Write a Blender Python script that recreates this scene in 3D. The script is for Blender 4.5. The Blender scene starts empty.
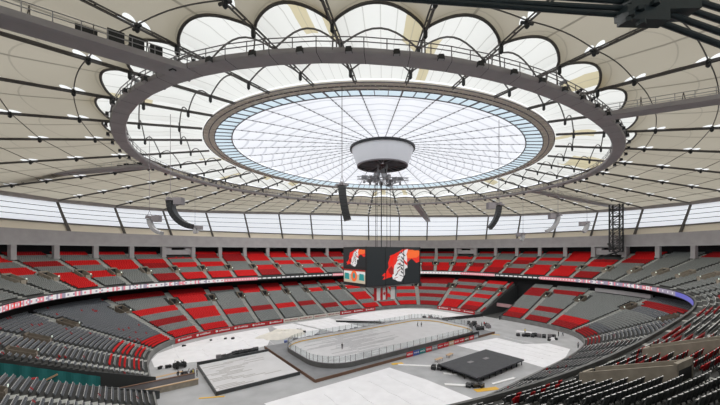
import bpy, bmesh, math, random
import numpy as np
from mathutils import Vector, Matrix
sc = bpy.context.scene
COL = sc.collection
rnd = random.Random(7)
PI = math.pi

# ------------------------------------------------------------------ camera, sky, exposure
F_PX, HORIZON, DIST, YAW, EYE = 321.83, 251.24, 98.71, math.radians(36.55), 27.66
LAT = (382.35 - 360) / F_PX * DIST
CAMX = -(LAT * math.cos(YAW) + DIST * math.sin(YAW))
CAMY = -(-LAT * math.sin(YAW) + DIST * math.cos(YAW))
cd = bpy.data.cameras.new('camera')
cam = bpy.data.objects.new('camera', cd); COL.objects.link(cam)
cd.sensor_width = 36.0; cd.lens = 36.0 * F_PX / 720.0
cd.shift_y = (HORIZON - 202.5) / 720.0
cd.clip_start = 0.2; cd.clip_end = 2000
cam.location = (CAMX, CAMY, EYE)
cam.rotation_euler = (PI / 2, 0, -YAW)
sc.camera = cam
sc.view_settings.view_transform = 'Standard'
sc.view_settings.look = 'None'
sc.view_settings.gamma = 1.0
sc.view_settings.exposure = 0.0
sc.cycles.use_denoising = True
sc.cycles.max_bounces = 8
sc.cycles.diffuse_bounces = 5
sc.cycles.transmission_bounces = 6
sc.cycles.sample_clamp_indirect = 6

SKY = 1.25
FLOOD = 3100.0          # watts of each of the floodlights on the oval catwalk
w = bpy.data.worlds.new('overcast_sky'); sc.world = w; w.use_nodes = True
nt = w.node_tree
bg = nt.nodes['Background']
tc = nt.nodes.new('ShaderNodeTexCoord'); sp = nt.nodes.new('ShaderNodeSeparateXYZ')
rp = nt.nodes.new('ShaderNodeValToRGB')
rp.color_ramp.elements[0].position = 0.44; rp.color_ramp.elements[0].color = (0.78, 0.79, 0.80, 1)
rp.color_ramp.elements[1].position = 0.52; rp.color_ramp.elements[1].color = (0.93, 0.96, 1.0, 1)
mp = nt.nodes.new('ShaderNodeMath'); mp.operation = 'MULTIPLY_ADD'; mp.inputs[1].default_value = .5; mp.inputs[2].default_value = .5
nt.links.new(tc.outputs['Generated'], sp.inputs[0]); nt.links.new(sp.outputs['Z'], mp.inputs[0])
nt.links.new(mp.outputs[0], rp.inputs[0]); nt.links.new(rp.outputs[0], bg.inputs['Color'])
bg.inputs['Strength'].default_value = SKY

# ------------------------------------------------------------------ materials
def mat(name, col, rough=.6, metal=0.0, noise=0.0, scale=3.0, spec=.5, emit=None, strength=1.0):
    m = bpy.data.materials.new(name); m.use_nodes = True
    t = m.node_tree; b = t.nodes['Principled BSDF']
    b.inputs['Roughness'].default_value = rough; b.inputs['Metallic'].default_value = metal
    b.inputs['Specular IOR Level'].default_value = spec
    c = (*col, 1)
    if noise:
        o = t.nodes.new('ShaderNodeTexCoord'); n = t.nodes.new('ShaderNodeTexNoise'); r = t.nodes.new('ShaderNodeValToRGB')
        n.inputs['Scale'].default_value = scale; n.inputs['Detail'].default_value = 5
        r.color_ramp.elements[0].position = .3; r.color_ramp.elements[1].position = .7
        r.color_ramp.elements[0].color = (*[x * (1 - noise) for x in col], 1)
        r.color_ramp.elements[1].color = (*[min(1, x * (1 + noise)) for x in col], 1)
        t.links.new(o.outputs['Object'], n.inputs['Vector']); t.links.new(n.outputs['Fac'], r.inputs[0])
        t.links.new(r.outputs[0], b.inputs['Base Color'])
    else:
        b.inputs['Base Color'].default_value = c
    if emit:
        b.inputs['Emission Color'].default_value = (*emit, 1); b.inputs['Emission Strength'].default_value = strength
    return m

class N:
    """small node-maths helper"""
    def __init__(s, t): s.t = t
    def m(s, op, a, b=None, c=None):
        n = s.t.nodes.new('ShaderNodeMath'); n.operation = op
        for i, v in enumerate((a, b, c)):
            if v is None: continue
            if isinstance(v, (int, float)): n.inputs[i].default_value = v
            else: s.t.links.new(v, n.inputs[i])
        return n.outputs[0]
    def mix(s, f, a, b):
        n = s.t.nodes.new('ShaderNodeMix'); n.data_type = 'RGBA'
        for i, v in ((0, f), (6, a), (7, b)):
            if isinstance(v, (int, float)): n.inputs[i].default_value = v
            elif isinstance(v, tuple): n.inputs[i].default_value = (*v, 1)
            else: s.t.links.new(v, n.inputs[i])
        return n.outputs[2]

def fabric(name, trans, refl, builder=None):
    """woven membrane that lets daylight through: translucent + diffuse"""
    m = bpy.data.materials.new(name); m.use_nodes = True
    t = m.node_tree; t.nodes.remove(t.nodes['Principled BSDF'])
    out = t.nodes['Material Output']
    tr = t.nodes.new('ShaderNodeBsdfTranslucent'); df = t.nodes.new('ShaderNodeBsdfDiffuse'); ad = t.nodes.new('ShaderNodeAddShader')
    tr.inputs['Color'].default_value = (*trans, 1); df.inputs['Color'].default_value = (*refl, 1)
    t.links.new(tr.outputs[0], ad.inputs[0]); t.links.new(df.outputs[0], ad.inputs[1]); t.links.new(ad.outputs[0], out.inputs[0])
    if builder:
        uv = t.nodes.new('ShaderNodeUVMap'); s = t.nodes.new('ShaderNodeSeparateXYZ'); t.links.new(uv.outputs[0], s.inputs[0])
        c = builder(N(t), s.outputs['X'], s.outputs['Y'])
        t.links.new(c, tr.inputs['Color'])
    return m

M = {}
M['concrete'] = mat('concrete', (.20, .20, .195), .85, noise=.18, scale=.6)
M['tread'] = mat('stand_concrete', (.052, .054, .053), .9, noise=.2, scale=.5)
M['beam'] = mat('pale_concrete', (.36, .35, .36), .8, noise=.08, scale=.4)
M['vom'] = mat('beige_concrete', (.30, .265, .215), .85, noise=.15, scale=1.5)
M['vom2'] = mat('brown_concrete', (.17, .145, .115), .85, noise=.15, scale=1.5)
M['parapet'] = mat('dark_concrete', (.12, .122, .12), .85, noise=.15, scale=.6)
M['stair'] = mat('aisle_stair', (.36, .37, .35), .85, noise=.15, scale=1.0)
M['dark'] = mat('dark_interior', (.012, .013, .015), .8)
M['black'] = mat('black_metal', (.018, .02, .022), .5)
M['teal_steel'] = mat('dark_teal_steel', (.012, .025, .03), .45, noise=.2, scale=2)
M['steel'] = mat('grey_steel', (.21, .195, .205), .55, noise=.1, scale=.5)
M['deck'] = mat('catwalk_steel', (.39, .368, .375), .6, noise=.08, scale=.4)
M['cushion_steel'] = mat('cushion_cable_steel', (.30, .30, .31), .5)
M['steel_lt'] = mat('light_grey_steel', (.36, .36, .37), .5)
M['cable'] = mat('roof_cable_steel', (.12, .112, .105), .6)
M['truss'] = mat('warm_grey_truss', (.90, .84, .74), .6, noise=.06, scale=.8)
M['rubber'] = mat('black_rubber', (.012, .012, .012), .8)
M['floor'] = mat('arena_floor', (.40, .405, .415), .75, noise=.12, scale=.25)
M['apron'] = mat('apron_deck', (.22, .225, .235), .75, noise=.12, scale=.4)
M['ice'] = mat('covered_ice', (.60, .60, .61), .4, noise=.06, scale=.3)
M['tarp'] = mat('white_tarp', (.80, .80, .82), .7, noise=.05, scale=.4)
M['tarp2'] = mat('cream_tarp', (.74, .71, .64), .7, noise=.08, scale=.7)
M['stage'] = mat('black_stage_deck', (.036, .039, .046), .6, noise=.15, scale=.8)
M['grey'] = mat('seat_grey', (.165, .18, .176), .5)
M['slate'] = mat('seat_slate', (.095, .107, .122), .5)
M['dgrey'] = mat('seat_shell', (.045, .05, .052), .42)
M['red'] = mat('seat_red', (.56, .009, .011), .6, spec=.2)
M['dred'] = mat('seat_dark_red', (.30, .009, .012), .6, spec=.2)
M['painted_glint'] = mat('seat_painted_glint', (.66, .66, .66), .5)  # specular glint painted as pale colour on top edges of grey and slate seats
M['adred'] = mat('red_board', (.50, .012, .018), .5)
M['white'] = mat('white_paint', (.8, .8, .8), .5)
M['yellow'] = mat('yellow_paint', (.75, .45, .03), .6)
M['orange'] = mat('orange_paint', (.70, .40, .04), .6)
M['tan'] = mat('plywood', (.52, .36, .22), .7)
M['brown'] = mat('brown_timber', (.16, .09, .06), .8)
M['teal'] = mat('teal_cloth', (.02, .19, .19), .7)
M['blue'] = mat('blue_cloth', (.05, .10, .35), .6)
M['skin'] = mat('skin', (.50, .30, .21), .6)
M['hair'] = mat('dark_hair', (.02, .015, .012), .7)
M['jeans'] = mat('dark_trousers', (.02, .022, .03), .8)
M['jblack'] = mat('black_jacket', (.018, .018, .02), .8)
M['hivis'] = mat('yellow_vest', (.75, .62, .15), .7)
M['jred'] = mat('red_jacket', (.5, .03, .03), .8)
M['jgrey'] = mat('grey_jacket', (.25, .26, .28), .8)
M['hub'] = None
M['lamp'] = mat('small_lamp', (.8, .85, .8), .5, emit=(.8, 1, .85), strength=.45)
M['beige'] = mat('beige_sill', (.80, .74, .63), .7)

def scr(name, col, s=1.0):
    return mat(name, tuple(.3 * c for c in col), .4, emit=col, strength=s)
M['s_black'] = scr('screen_black', (.016, .02, .022), .9)
M['s_red'] = scr('screen_red', (.75, .03, .02), .8)
M['s_dred'] = scr('screen_dark_red', (.30, .012, .012), .8)
M['s_white'] = scr('screen_white', (.80, .78, .78), .7)
M['s_pink'] = scr('screen_pink', (.70, .22, .27), .8)
M['s_blue'] = scr('screen_blue', (.15, .15, .55), .7)
M['s_teal'] = scr('screen_teal', (.02, .30, .30), .7)
M['s_cream'] = scr('screen_cream', (.55, .48, .36), .75)
M['s_orange'] = scr('screen_orange', (.85, .14, .03), .85)
M['s_violet'] = scr('screen_violet', (.40, .36, .47), .6)

# ------------------------------------------------------------------ mesh helpers
class MB:
    def __init__(s): s.v = []; s.f = []; s.mi = []; s.uv = None; s.smooth = False
    def face(s, idx, mi=0): s.f.append(tuple(idx)); s.mi.append(mi)
    def box(s, c, size, rz=0.0, mi=0, taper=1.0):
        cx, cy, cz = c; x, y, z = size[0] / 2, size[1] / 2, size[2] / 2
        ca, sa = math.cos(rz), math.sin(rz); n = len(s.v)
        for k, (sx, sy, sz) in enumerate(((-1,-1,-1),(1,-1,-1),(1,1,-1),(-1,1,-1),(-1,-1,1),(1,-1,1),(1,1,1),(-1,1,1))):
            q = taper if sz > 0 else 1
            px, py = sx * x * q, sy * y * q
            s.v.append((cx + px * ca - py * sa, cy + px * sa + py * ca, cz + sz * z))
        for q in ((0,3,2,1),(4,5,6,7),(0,1,5,4),(1,2,6,5),(2,3,7,6),(3,0,4,7)): s.face([n + i for i in q], mi)
        return s
    def beam(s, p, q, wd, ht, mi=0):
        """rectangular bar from p to q"""
        p = Vector(p); q = Vector(q); d = (q - p)
        if d.length < 1e-6: return s
        d.normalize(); up = Vector((0, 0, 1))
        if abs(d.z) > .98: up = Vector((1, 0, 0))
        a = d.cross(up).normalized(); b = a.cross(d).normalized(); n = len(s.v)
        for o in (p, q):
            for sa, sb in ((-1,-1),(1,-1),(1,1),(-1,1)):
                s.v.append(tuple(o + a * (sa * wd / 2) + b * (sb * ht / 2)))
        for k in ((0,1,2,3),(7,6,5,4),(0,4,5,1),(1,5,6,2),(2,6,7,3),(3,7,4,0)): s.face([n + i for i in k], mi)
        return s
    def tube(s, pts, r, sides=6, mi=0, closed=False, cap=True):
        pts = [Vector(p) for p in pts]; L = len(pts); n0 = len(s.v)
        for i, p in enumerate(pts):
            if closed: d = pts[(i + 1) % L] - pts[i - 1]
            else: d = pts[min(i + 1, L - 1)] - pts[max(i - 1, 0)]
            d.normalize(); up = Vector((0, 0, 1)) if abs(d.z) < .95 else Vector((1, 0, 0))
            a = d.cross(up).normalized(); b = a.cross(d).normalized()
            rr = r[i] if isinstance(r, (list, tuple)) else r
            for k in range(sides):
                t = 2 * PI * (k + .5) / sides
                s.v.append(tuple(p + a * (math.cos(t) * rr) + b * (math.sin(t) * rr)))
        for i in range(L if closed else L - 1):
            j = (i + 1) % L
            for k in range(sides):
                k2 = (k + 1) % sides
                s.face((n0 + i * sides + k, n0 + i * sides + k2, n0 + j * sides + k2, n0 + j * sides + k), mi)
        if cap and not closed:
            s.face([n0 + k for k in range(sides)][::-1], mi); s.face([n0 + (L - 1) * sides + k for k in range(sides)], mi)
        return s
    def obox(s, c, ax, ay, az, mi=0):
        c, ax, ay, az = (Vector(q) for q in (c, ax, ay, az)); n = len(s.v)
        for sx, sy, sz in ((-1,-1,-1),(1,-1,-1),(1,1,-1),(-1,1,-1),(-1,-1,1),(1,-1,1),(1,1,1),(-1,1,1)): s.v.append(tuple(c + ax * sx + ay * sy + az * sz))
        for q in ((0,3,2,1),(4,5,6,7),(0,1,5,4),(1,2,6,5),(2,3,7,6),(3,0,4,7)): s.face([n + i for i in q], mi)
        return s
    def lathe(s, c, prof, seg=24, mi=0, sx=1.0, sy=1.0, captop=False, capbot=False):
        n0 = len(s.v)
        for r, z in prof:
            for k in range(seg):
                t = 2 * PI * k / seg
                s.v.append((c[0] + r * sx * math.cos(t), c[1] + r * sy * math.sin(t), c[2] + z))
        for i in range(len(prof) - 1):
            for k in range(seg):
                k2 = (k + 1) % seg
                s.face((n0 + i * seg + k, n0 + i * seg + k2, n0 + (i + 1) * seg + k2, n0 + (i + 1) * seg + k), mi)
        if capbot: s.face([n0 + k for k in range(seg)][::-1], mi)
        if captop: s.face([n0 + (len(prof) - 1) * seg + k for k in range(seg)], mi)
        return s
    def sweep(s, pts, prof, closed=True, mi=0):
        """sweep a section (list of (outward, up)) along a horizontal curve given as (point, outward normal) pairs"""
        n0 = len(s.v); L = len(pts); K = len(prof)
        for (x, y, z, nx, ny) in pts:
            for (o, u) in prof: s.v.append((x + nx * o, y + ny * o, z + u))
        for i in range(L if closed else L - 1):
            j = (i + 1) % L
            for k in range(K):
                k2 = (k + 1) % K
                s.face((n0 + i * K + k, n0 + j * K + k, n0 + j * K + k2, n0 + i * K + k2), mi)
        if not closed:
            s.face([n0 + k for k in range(K)], mi); s.face([n0 + (L - 1) * K + k for k in range(K)][::-1], mi)
        return s
    def poly(s, pts, z0, z1, mi=0):
        """prism over a horizontal outline"""
        n = len(s.v); L = len(pts)
        a = sum(pts[i][0] * pts[(i + 1) % L][1] - pts[(i + 1) % L][0] * pts[i][1] for i in range(L))
        if a < 0: pts = pts[::-1]
        for z in (z0, z1):
            for p in pts: s.v.append((p[0], p[1], z))
        s.face([n + L + i for i in range(L)], mi); s.face([n + i for i in range(L)][::-1], mi)
        for i in range(L):
            j = (i + 1) % L; s.face((n + i, n + j, n + L + j, n + L + i), mi)
        return s
    def grid(s, fn, us, vs, mi=0):
        n0 = len(s.v); a = len(us); b = len(vs)
        if s.uv is None: s.uv = []
        for v in vs:
            for u in us:
                x, y, z, tu, tv = fn(u, v); s.v.append((x, y, z)); s.uv.append((tu, tv))
        for j in range(b - 1):
            for i in range(a - 1):
                k = n0 + j * a + i
                s.face((k, k + 1, k + a + 1, k + a), mi(us[i], vs[j]) if callable(mi) else mi)
        return s
    def build(s, name, m, parent=None, local=False, smooth=False):
        me = bpy.data.meshes.new(name)
        vs = s.v
        if parent is not None and not local:
            o = parent.location
            q = parent.parent
            ox, oy, oz = o.x, o.y, o.z
            while q is not None: ox += q.location.x; oy += q.location.y; oz += q.location.z; q = q.parent
            vs = [(x - ox, y - oy, z - oz) for x, y, z in vs]
        me.from_pydata(vs, [], s.f)
        ms = m if isinstance(m, (list, tuple)) else [m]
        for q in ms: me.materials.append(M[q] if isinstance(q, str) else q)
        if len(ms) > 1: me.polygons.foreach_set('material_index', s.mi)
        if s.uv is not None:
            ul = me.uv_layers.new(name='UVMap')
            li = np.empty(len(me.loops), np.int32); me.loops.foreach_get('vertex_index', li)
            ul.data.foreach_set('uv', np.array(s.uv, np.float32)[li].ravel())
        if smooth: me.polygons.foreach_set('use_smooth', [True] * len(me.polygons))
        me.update()
        ob = bpy.data.objects.new(name, me); COL.objects.link(ob)
        if parent is not None: ob.parent = parent
        return ob

def tag(o, label, cat, group=None, kind=None):
    o['label'] = label; o['category'] = cat
    if group: o['group'] = group
    if kind: o['kind'] = kind
    return o
def thing(name, label, cat, loc=(0, 0, 0), rz=0.0, group=None, kind=None):
    o = bpy.data.objects.new(name, None); COL.objects.link(o); o.empty_display_size = .2
    o.location = loc; o.rotation_euler = (0, 0, rz)
    return tag(o, label, cat, group, kind)
def struct(name, mb, m, label=None, cat=None, smooth=False):
    o = mb.build(name, m, smooth=smooth); o['kind'] = 'structure'
    if label: o['label'] = label; o['category'] = cat
    return o
def dup(root, loc, rz=0.0, label=None, group=None):
    r = root.copy(); COL.objects.link(r); r.location = loc; r.rotation_euler = (0, 0, rz)
    if label: r['label'] = label
    if group: r['group'] = group
    for ch in list(root.children):
        c = ch.copy(); COL.objects.link(c); c.parent = r
        for g in list(ch.children):
            d = g.copy(); COL.objects.link(d); d.parent = c
    return r
ORD = ['', 'first', 'second', 'third', 'fourth', 'fifth', 'sixth', 'seventh', 'eighth', 'ninth', 'tenth', 'eleventh', 'twelfth', 'thirteenth', 'fourteenth', 'fifteenth', 'sixteenth', 'seventeenth', 'eighteenth', 'nineteenth', 'twentieth']
ORD += ['twenty-' + x for x in ORD[1:10]] + ['thirtieth'] + ['thirty-' + x for x in ORD[1:10]]

def proj(x, y, z):
    X = x * math.cos(YAW) - y * math.sin(YAW) + LAT
    Y = x * math.sin(YAW) + y * math.cos(YAW) + DIST
    return X, Y, z - EYE
def from_cam(X, Y):
    """place measured sideways and ahead of the camera post -> stadium coordinates"""
    a, b = X - LAT, Y - DIST
    return (a * math.cos(YAW) + b * math.sin(YAW), -a * math.sin(YAW) + b * math.cos(YAW))

# ------------------------------------------------------------------ bowl curves
def curve(A, B, n):
    def f(ph):
        c, s = abs(math.cos(ph)), abs(math.sin(ph))
        r = ((c / A) ** n + (s / B) ** n) ** (-1.0 / n)
        return r
    return f
def P(cv, ph, dr=0.0):
    r = cv(ph) + dr
    return r * math.cos(ph), r * math.sin(ph)
class Track:
    """closed curve by arc length, with outward normals"""
    def __init__(s, A, B, n, K=6000):
        ph = np.radians(-100 + 360 * np.arange(K + 1) / K)
        c, q = np.cos(ph), np.sin(ph)
        r = ((abs(c) / A) ** n + (abs(q) / B) ** n) ** (-1.0 / n)
        x, y = r * c, r * q
        dx = np.gradient(x); dy = np.gradient(y)
        dx[0] = dx[-1] = x[1] - x[-2]; dy[0] = dy[-1] = y[1] - y[-2]
        L = np.hypot(dx, dy)
        nx, ny = dy / L, -dx / L
        k = 40; ker = np.ones(2 * k + 1) / (2 * k + 1)      # ease the normals
        def sm(a): return np.convolve(np.r_[a[-k-1:-1], a, a[1:k+1]], ker, 'valid')
        nx, ny = sm(nx), sm(ny); l = np.hypot(nx, ny); s.nx, s.ny = nx / l, ny / l
        s.x, s.y = x, y
        s.s = np.r_[0, np.cumsum(np.hypot(np.diff(x), np.diff(y)))]; s.len = s.s[-1]
    def at(s, q, d):
        q = np.mod(q, s.len)
        return (np.interp(q, s.s, s.x) + np.interp(q, s.s, s.nx) * d, np.interp(q, s.s, s.y) + np.interp(q, s.s, s.ny) * d)
    def nrm(s, q):
        q = np.mod(q, s.len); a, b = np.interp(q, s.s, s.nx), np.interp(q, s.s, s.ny); l = np.hypot(a, b); return a / l, b / l
    def nearest(s, x, y, d):
        px, py = s.x + s.nx * d, s.y + s.ny * d
        return float(s.s[np.argmin((px - x) ** 2 + (py - y) ** 2)])
    def ring(s, d, z, n=360, s0=None, s1=None):
        qs = np.linspace(0, s.len, n, endpoint=False) if s0 is None else np.linspace(s0, s1, n)
        x, y = s.at(qs, d); nx, ny = s.nrm(qs)
        return [(float(a), float(b), z, float(c), float(e)) for a, b, c, e in zip(x, y, nx, ny)]

LOW = Track(59.7, 42.25, 4.2)
UPP = Track(85.2, 64.0, 3.0)
PIL = Track(105, 86, 2.8)
cOPEN = curve(48.67, 43.54, 2); cCUSH = curve(43.2, 38.1, 2)
cRING = curve(64.8, 55.1, 2.19)
cWALL = curve(110, 92, 2.6)
cEAVE = curve(116, 99, 2.4)
def zeave(ph): return 47.7 + 2.8 * math.cos(2 * (ph - math.radians(53)))
def phi_k(k):
    tab = [-26.8, -18.8, -10.2, -1.7, 7.8, 16.7, 25.6, 34.8, 43.8, 54.2, 63.7, 74.7, 85.8, 97.0, 107.8, 118.0, 127.5, 136.8, 147.0, 157.0, 167.0, 176.5, 186.5, 196.2, 206.0, 215.8, 224.2, 234.3, 244.4, 255.5, 267.5, 280.0, 292.0, 304.0, 315.0, 324.5]      # bays as measured on the facade and the roof
    h, r = divmod(k + 4, 36)
    return math.radians(tab[r] + 360.0 * h)
Z_OPEN, Z_RING = 54.8, 50.6
Z_UF, Z_UB, D_UP, N_UP = 16.2, 27.0, 26.4, 29
Z_LF, Z_LB, D_LO, N_LO = 1.3, 12.4, 27.0, 32
def zu(d): return Z_UF + (Z_UB - Z_UF) * d / D_UP
def zl(d): return Z_LF + (Z_LB - Z_LF) * d / D_LO

# ------------------------------------------------------------------ floor and outer shell
mb = MB(); mb.poly([P(curve(75, 60, 3.5), 2 * PI * k / 120) for k in range(120)], -.6, 0)
struct('floor', mb, 'floor')
mb = MB(); mb.poly([P(curve(150, 130, 2.4), 2 * PI * k / 96) for k in range(96)], -1.2, -.62)
struct('ground_slab', mb, 'concrete')
# outer wall behind both tiers, up to the concourse ceiling
pts = [(*P(cWALL, 2 * PI * k / 180, 2.0), 0, math.cos(2 * PI * k / 180), math.sin(2 * PI * k / 180)) for k in range(180)]
mb = MB(); mb.sweep(pts, [(0, 0), (.5, 0), (.5, 30.2), (0, 30.2)])
struct('wall_outer', mb, 'dark')

# ------------------------------------------------------------------ seating tiers
nPil = int(round(PIL.len / 11.66)); stepP = PIL.len / nPil
kmap = list(range(nPil))
pil_s = [(431.0 - stepP * k) % PIL.len for k in kmap]            # pillar 0 stands at the far left, then to the right
up_aisle = []
for q in pil_s:
    x, y = PIL.at(q, 0); up_aisle.append(UPP.nearest(float(x), float(y), 21.0))
nLow = int(round(LOW.len / 9.75)); stepL = LOW.len / nLow
lo_aisle = [(211.7 - stepL * k) % LOW.len for k in range(nLow)]   # aisle 0 near the left of the far side, then to the right
TUN = 4.1
def tun_range(x):
    a = LOW.nearest(x, -TUN, 0); b = LOW.nearest(x, TUN, 0); return (min(a, b), max(a, b))
tunnels = [tun_range(59.7), tun_range(-59.7)]
def in_tun(s): return any(a < s < b for a, b in tunnels)
UV0, UV1, UVW = 7.6, 11.6, 1.25      # upper vomitory: from, to, half width
LV0, LV1, LVW = 17.3, 21.0, 1.25

def near_aisle(a):
    x, y = UPP.at(a, 6.0); X, Y, Z = proj(float(x), float(y), 0); return math.hypot(X, Y) < 45
for k in range(len(up_aisle)):
    if k - len(up_aisle) == -16: up_aisle[k] += 1.1 if up_aisle[(k + 1) % len(up_aisle)] > up_aisle[k] else -1.1
up_vr = [((3.4, 8.8) if k - len(up_aisle) in (-16, -17, -18) else (99, 99)) if near_aisle(a) else (UV0, UV1) for k, a in enumerate(up_aisle)]
lo_vr = [(LV0, LV1)] * nLow

def terrace(name, tr, D, N, zf, z00, aisles, vr, vw, d0=0.0, tun=False):
    cuts = set(np.round(np.linspace(0, tr.len, 420, endpoint=False), 3))
    for a in aisles: cuts |= {round((a + o) % tr.len, 3) for o in (-vw, -.7, .7, vw)}
    if tun:
        for a, b in tunnels: cuts |= {round(a, 3), round(b, 3)}
    cs = sorted(cuts); cs = [c for i, c in enumerate(cs) if i == 0 or c - cs[i - 1] > .02]; n = len(cs)
    mid = [(cs[i] + (cs[(i + 1) % n] + (tr.len if i == n - 1 else 0))) / 2 % tr.len for i in range(n)]
    ds = [d0 + (D - d0) * i / N for i in range(N + 1)]
    H = np.zeros((N, n)); asort = np.array(aisles); ais = []
    for j, m in enumerate(mid):
        dd = np.abs(asort - m); dd = np.minimum(dd, tr.len - dd); v0, v1 = vr[int(dd.argmin())]; dd = dd.min(); ais.append(1 if dd < .7 else 0)
        for i in range(N):
            dm = (ds[i] + ds[i + 1]) / 2
            H[i, j] = zf(ds[i])
            if dd < vw and v0 < dm < v1: H[i, j] = zf(v0) + .02
            if tun and in_tun(m): H[i, j] = 0.03
    X = np.zeros((N + 1, n)); Y = np.zeros((N + 1, n))
    for i in range(N + 1): X[i], Y[i] = tr.at(np.array(cs), ds[i])
    m = MB()
    def q(pts, mi=0):
        k = len(m.v); m.v.extend(pts); m.face((k, k + 1, k + 2, k + 3), mi)
    for i in range(N):
        for j in range(n):
            j2 = (j + 1) % n; h = H[i, j]
            q([(X[i, j], Y[i, j], h), (X[i + 1, j], Y[i + 1, j], h), (X[i + 1, j2], Y[i + 1, j2], h), (X[i, j2], Y[i, j2], h)], ais[j])
            hp = H[i - 1, j] if i else z00
            if abs(h - hp) > 1e-4: q([(X[i, j], Y[i, j], hp), (X[i, j], Y[i, j], h), (X[i, j2], Y[i, j2], h), (X[i, j2], Y[i, j2], hp)], ais[j] if i else 0)
            hn = H[i, j2]
            if abs(h - hn) > 1e-4: q([(X[i, j2], Y[i, j2], h), (X[i + 1, j2], Y[i + 1, j2], h), (X[i + 1, j2], Y[i + 1, j2], hn), (X[i, j2], Y[i, j2], hn)])
    return struct(name, m, ['tread', 'stair'])
terrace('floor_lower_tier', LOW, D_LO, N_LO, zl, 0.0, lo_aisle, lo_vr, LVW, tun=True)
terrace('floor_upper_tier', UPP, D_UP, N_UP, zu, 14.9, up_aisle, up_vr, UVW, d0=.3)
# soffit of the upper tier, parapet, back walls
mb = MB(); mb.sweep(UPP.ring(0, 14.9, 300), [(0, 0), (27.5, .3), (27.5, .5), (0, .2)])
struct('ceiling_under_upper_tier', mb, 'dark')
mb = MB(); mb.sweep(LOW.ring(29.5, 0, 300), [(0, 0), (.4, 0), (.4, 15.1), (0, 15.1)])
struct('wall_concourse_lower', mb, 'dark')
mb = MB(); mb.sweep(UPP.ring(0, 14.9, 400), [(0, 0), (.25, 0), (.25, 1.85), (0, 1.85)])
struct('wall_upper_parapet', mb, 'parapet')

# colours of the seat blocks ------------------------------------------------
UPB = {-3: 'grgggg', -2: 'rgrggg', -1: 'rrgrgg', 0: 'rgrgrr', 1: 'rgrgrg', 2: 'rgrrgg', 3: 'rgrrgr', 4: 'rrgrgr', 5: 'rrgrgr', 6: 'rrrggr', 7: 'rrrgrr',
       8: 'rrgrgg', 9: 'rrgrgr', 10: 'rrggrg', 11: 'rrgrgr', 12: 'rrggrr', 13: 'rgrgrr', 14: 'rgrgrr', 15: 'rrgrgr', 16: 'rgrgrr', 17: 'rgrgrr', 18: 'rgrgrr',
       19: 'rgrgrr', 20: 'rggrrr', 21: 'rgrrgr', 22: 'rgrgrr', 23: 'rrrgrr', 24: 'rrdrgr', 25: 'rrdggg', 26: 'gggggg'}
UPCUT = [23.2, 18.6, 15.0, 10.6, 6.4]
def up_col(k, d, r):
    b = UPB.get(k)
    if k == -17 and 1.5 < d < 9.5 and r < .38 or k == -18 and 1 < d < 6 and r < .38 or k == -16 and 1 < d < 2.4 and r < .35: return 'dred'
    if b is None:
        h = random.Random(k * 31 + int(d / 2.7)).random()
        return 'dred' if h < .13 else 'grey'
    i = sum(1 for c in UPCUT if d < c)
    c = b[min(i, len(b) - 1)]
    if c == 'r': return 'red' if random.Random(k * 17 + i).random() < .75 else 'dred'
    if c == 'd': return 'dred'
    return 'grey'
LOB = {-4: 'rsssssss', -3: 'rgrgrggd', -2: 'rgrrgrrd', -1: 'ggrggggd', 0: 'ggrgggrd', 1: 'ggrgggrd', 2: 'ggrggggd', 3: 'grgggrgd', 4: 'grgggrgr', 5: 'rgrrgrgr',
       6: 'rgrggrgd', 7: 'rgrgrgrd', 8: 'rgrgrgrd', 9: 'rrgrgrgr', 10: 'rrgrgdgr', 11: 'rgggrgrd', 12: 'drgggddg', 13: 'dgdgggdg', 14: 'drgggggg', 15: 'dsgggsds', 16: 'dsssssds'}
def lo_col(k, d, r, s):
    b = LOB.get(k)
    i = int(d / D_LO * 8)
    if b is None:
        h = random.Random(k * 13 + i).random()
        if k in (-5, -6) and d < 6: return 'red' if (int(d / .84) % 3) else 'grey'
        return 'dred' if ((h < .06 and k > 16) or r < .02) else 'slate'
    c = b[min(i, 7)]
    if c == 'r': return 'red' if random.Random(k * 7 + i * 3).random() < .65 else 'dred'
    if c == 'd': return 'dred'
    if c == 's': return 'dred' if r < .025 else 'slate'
    return 'grey'

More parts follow.
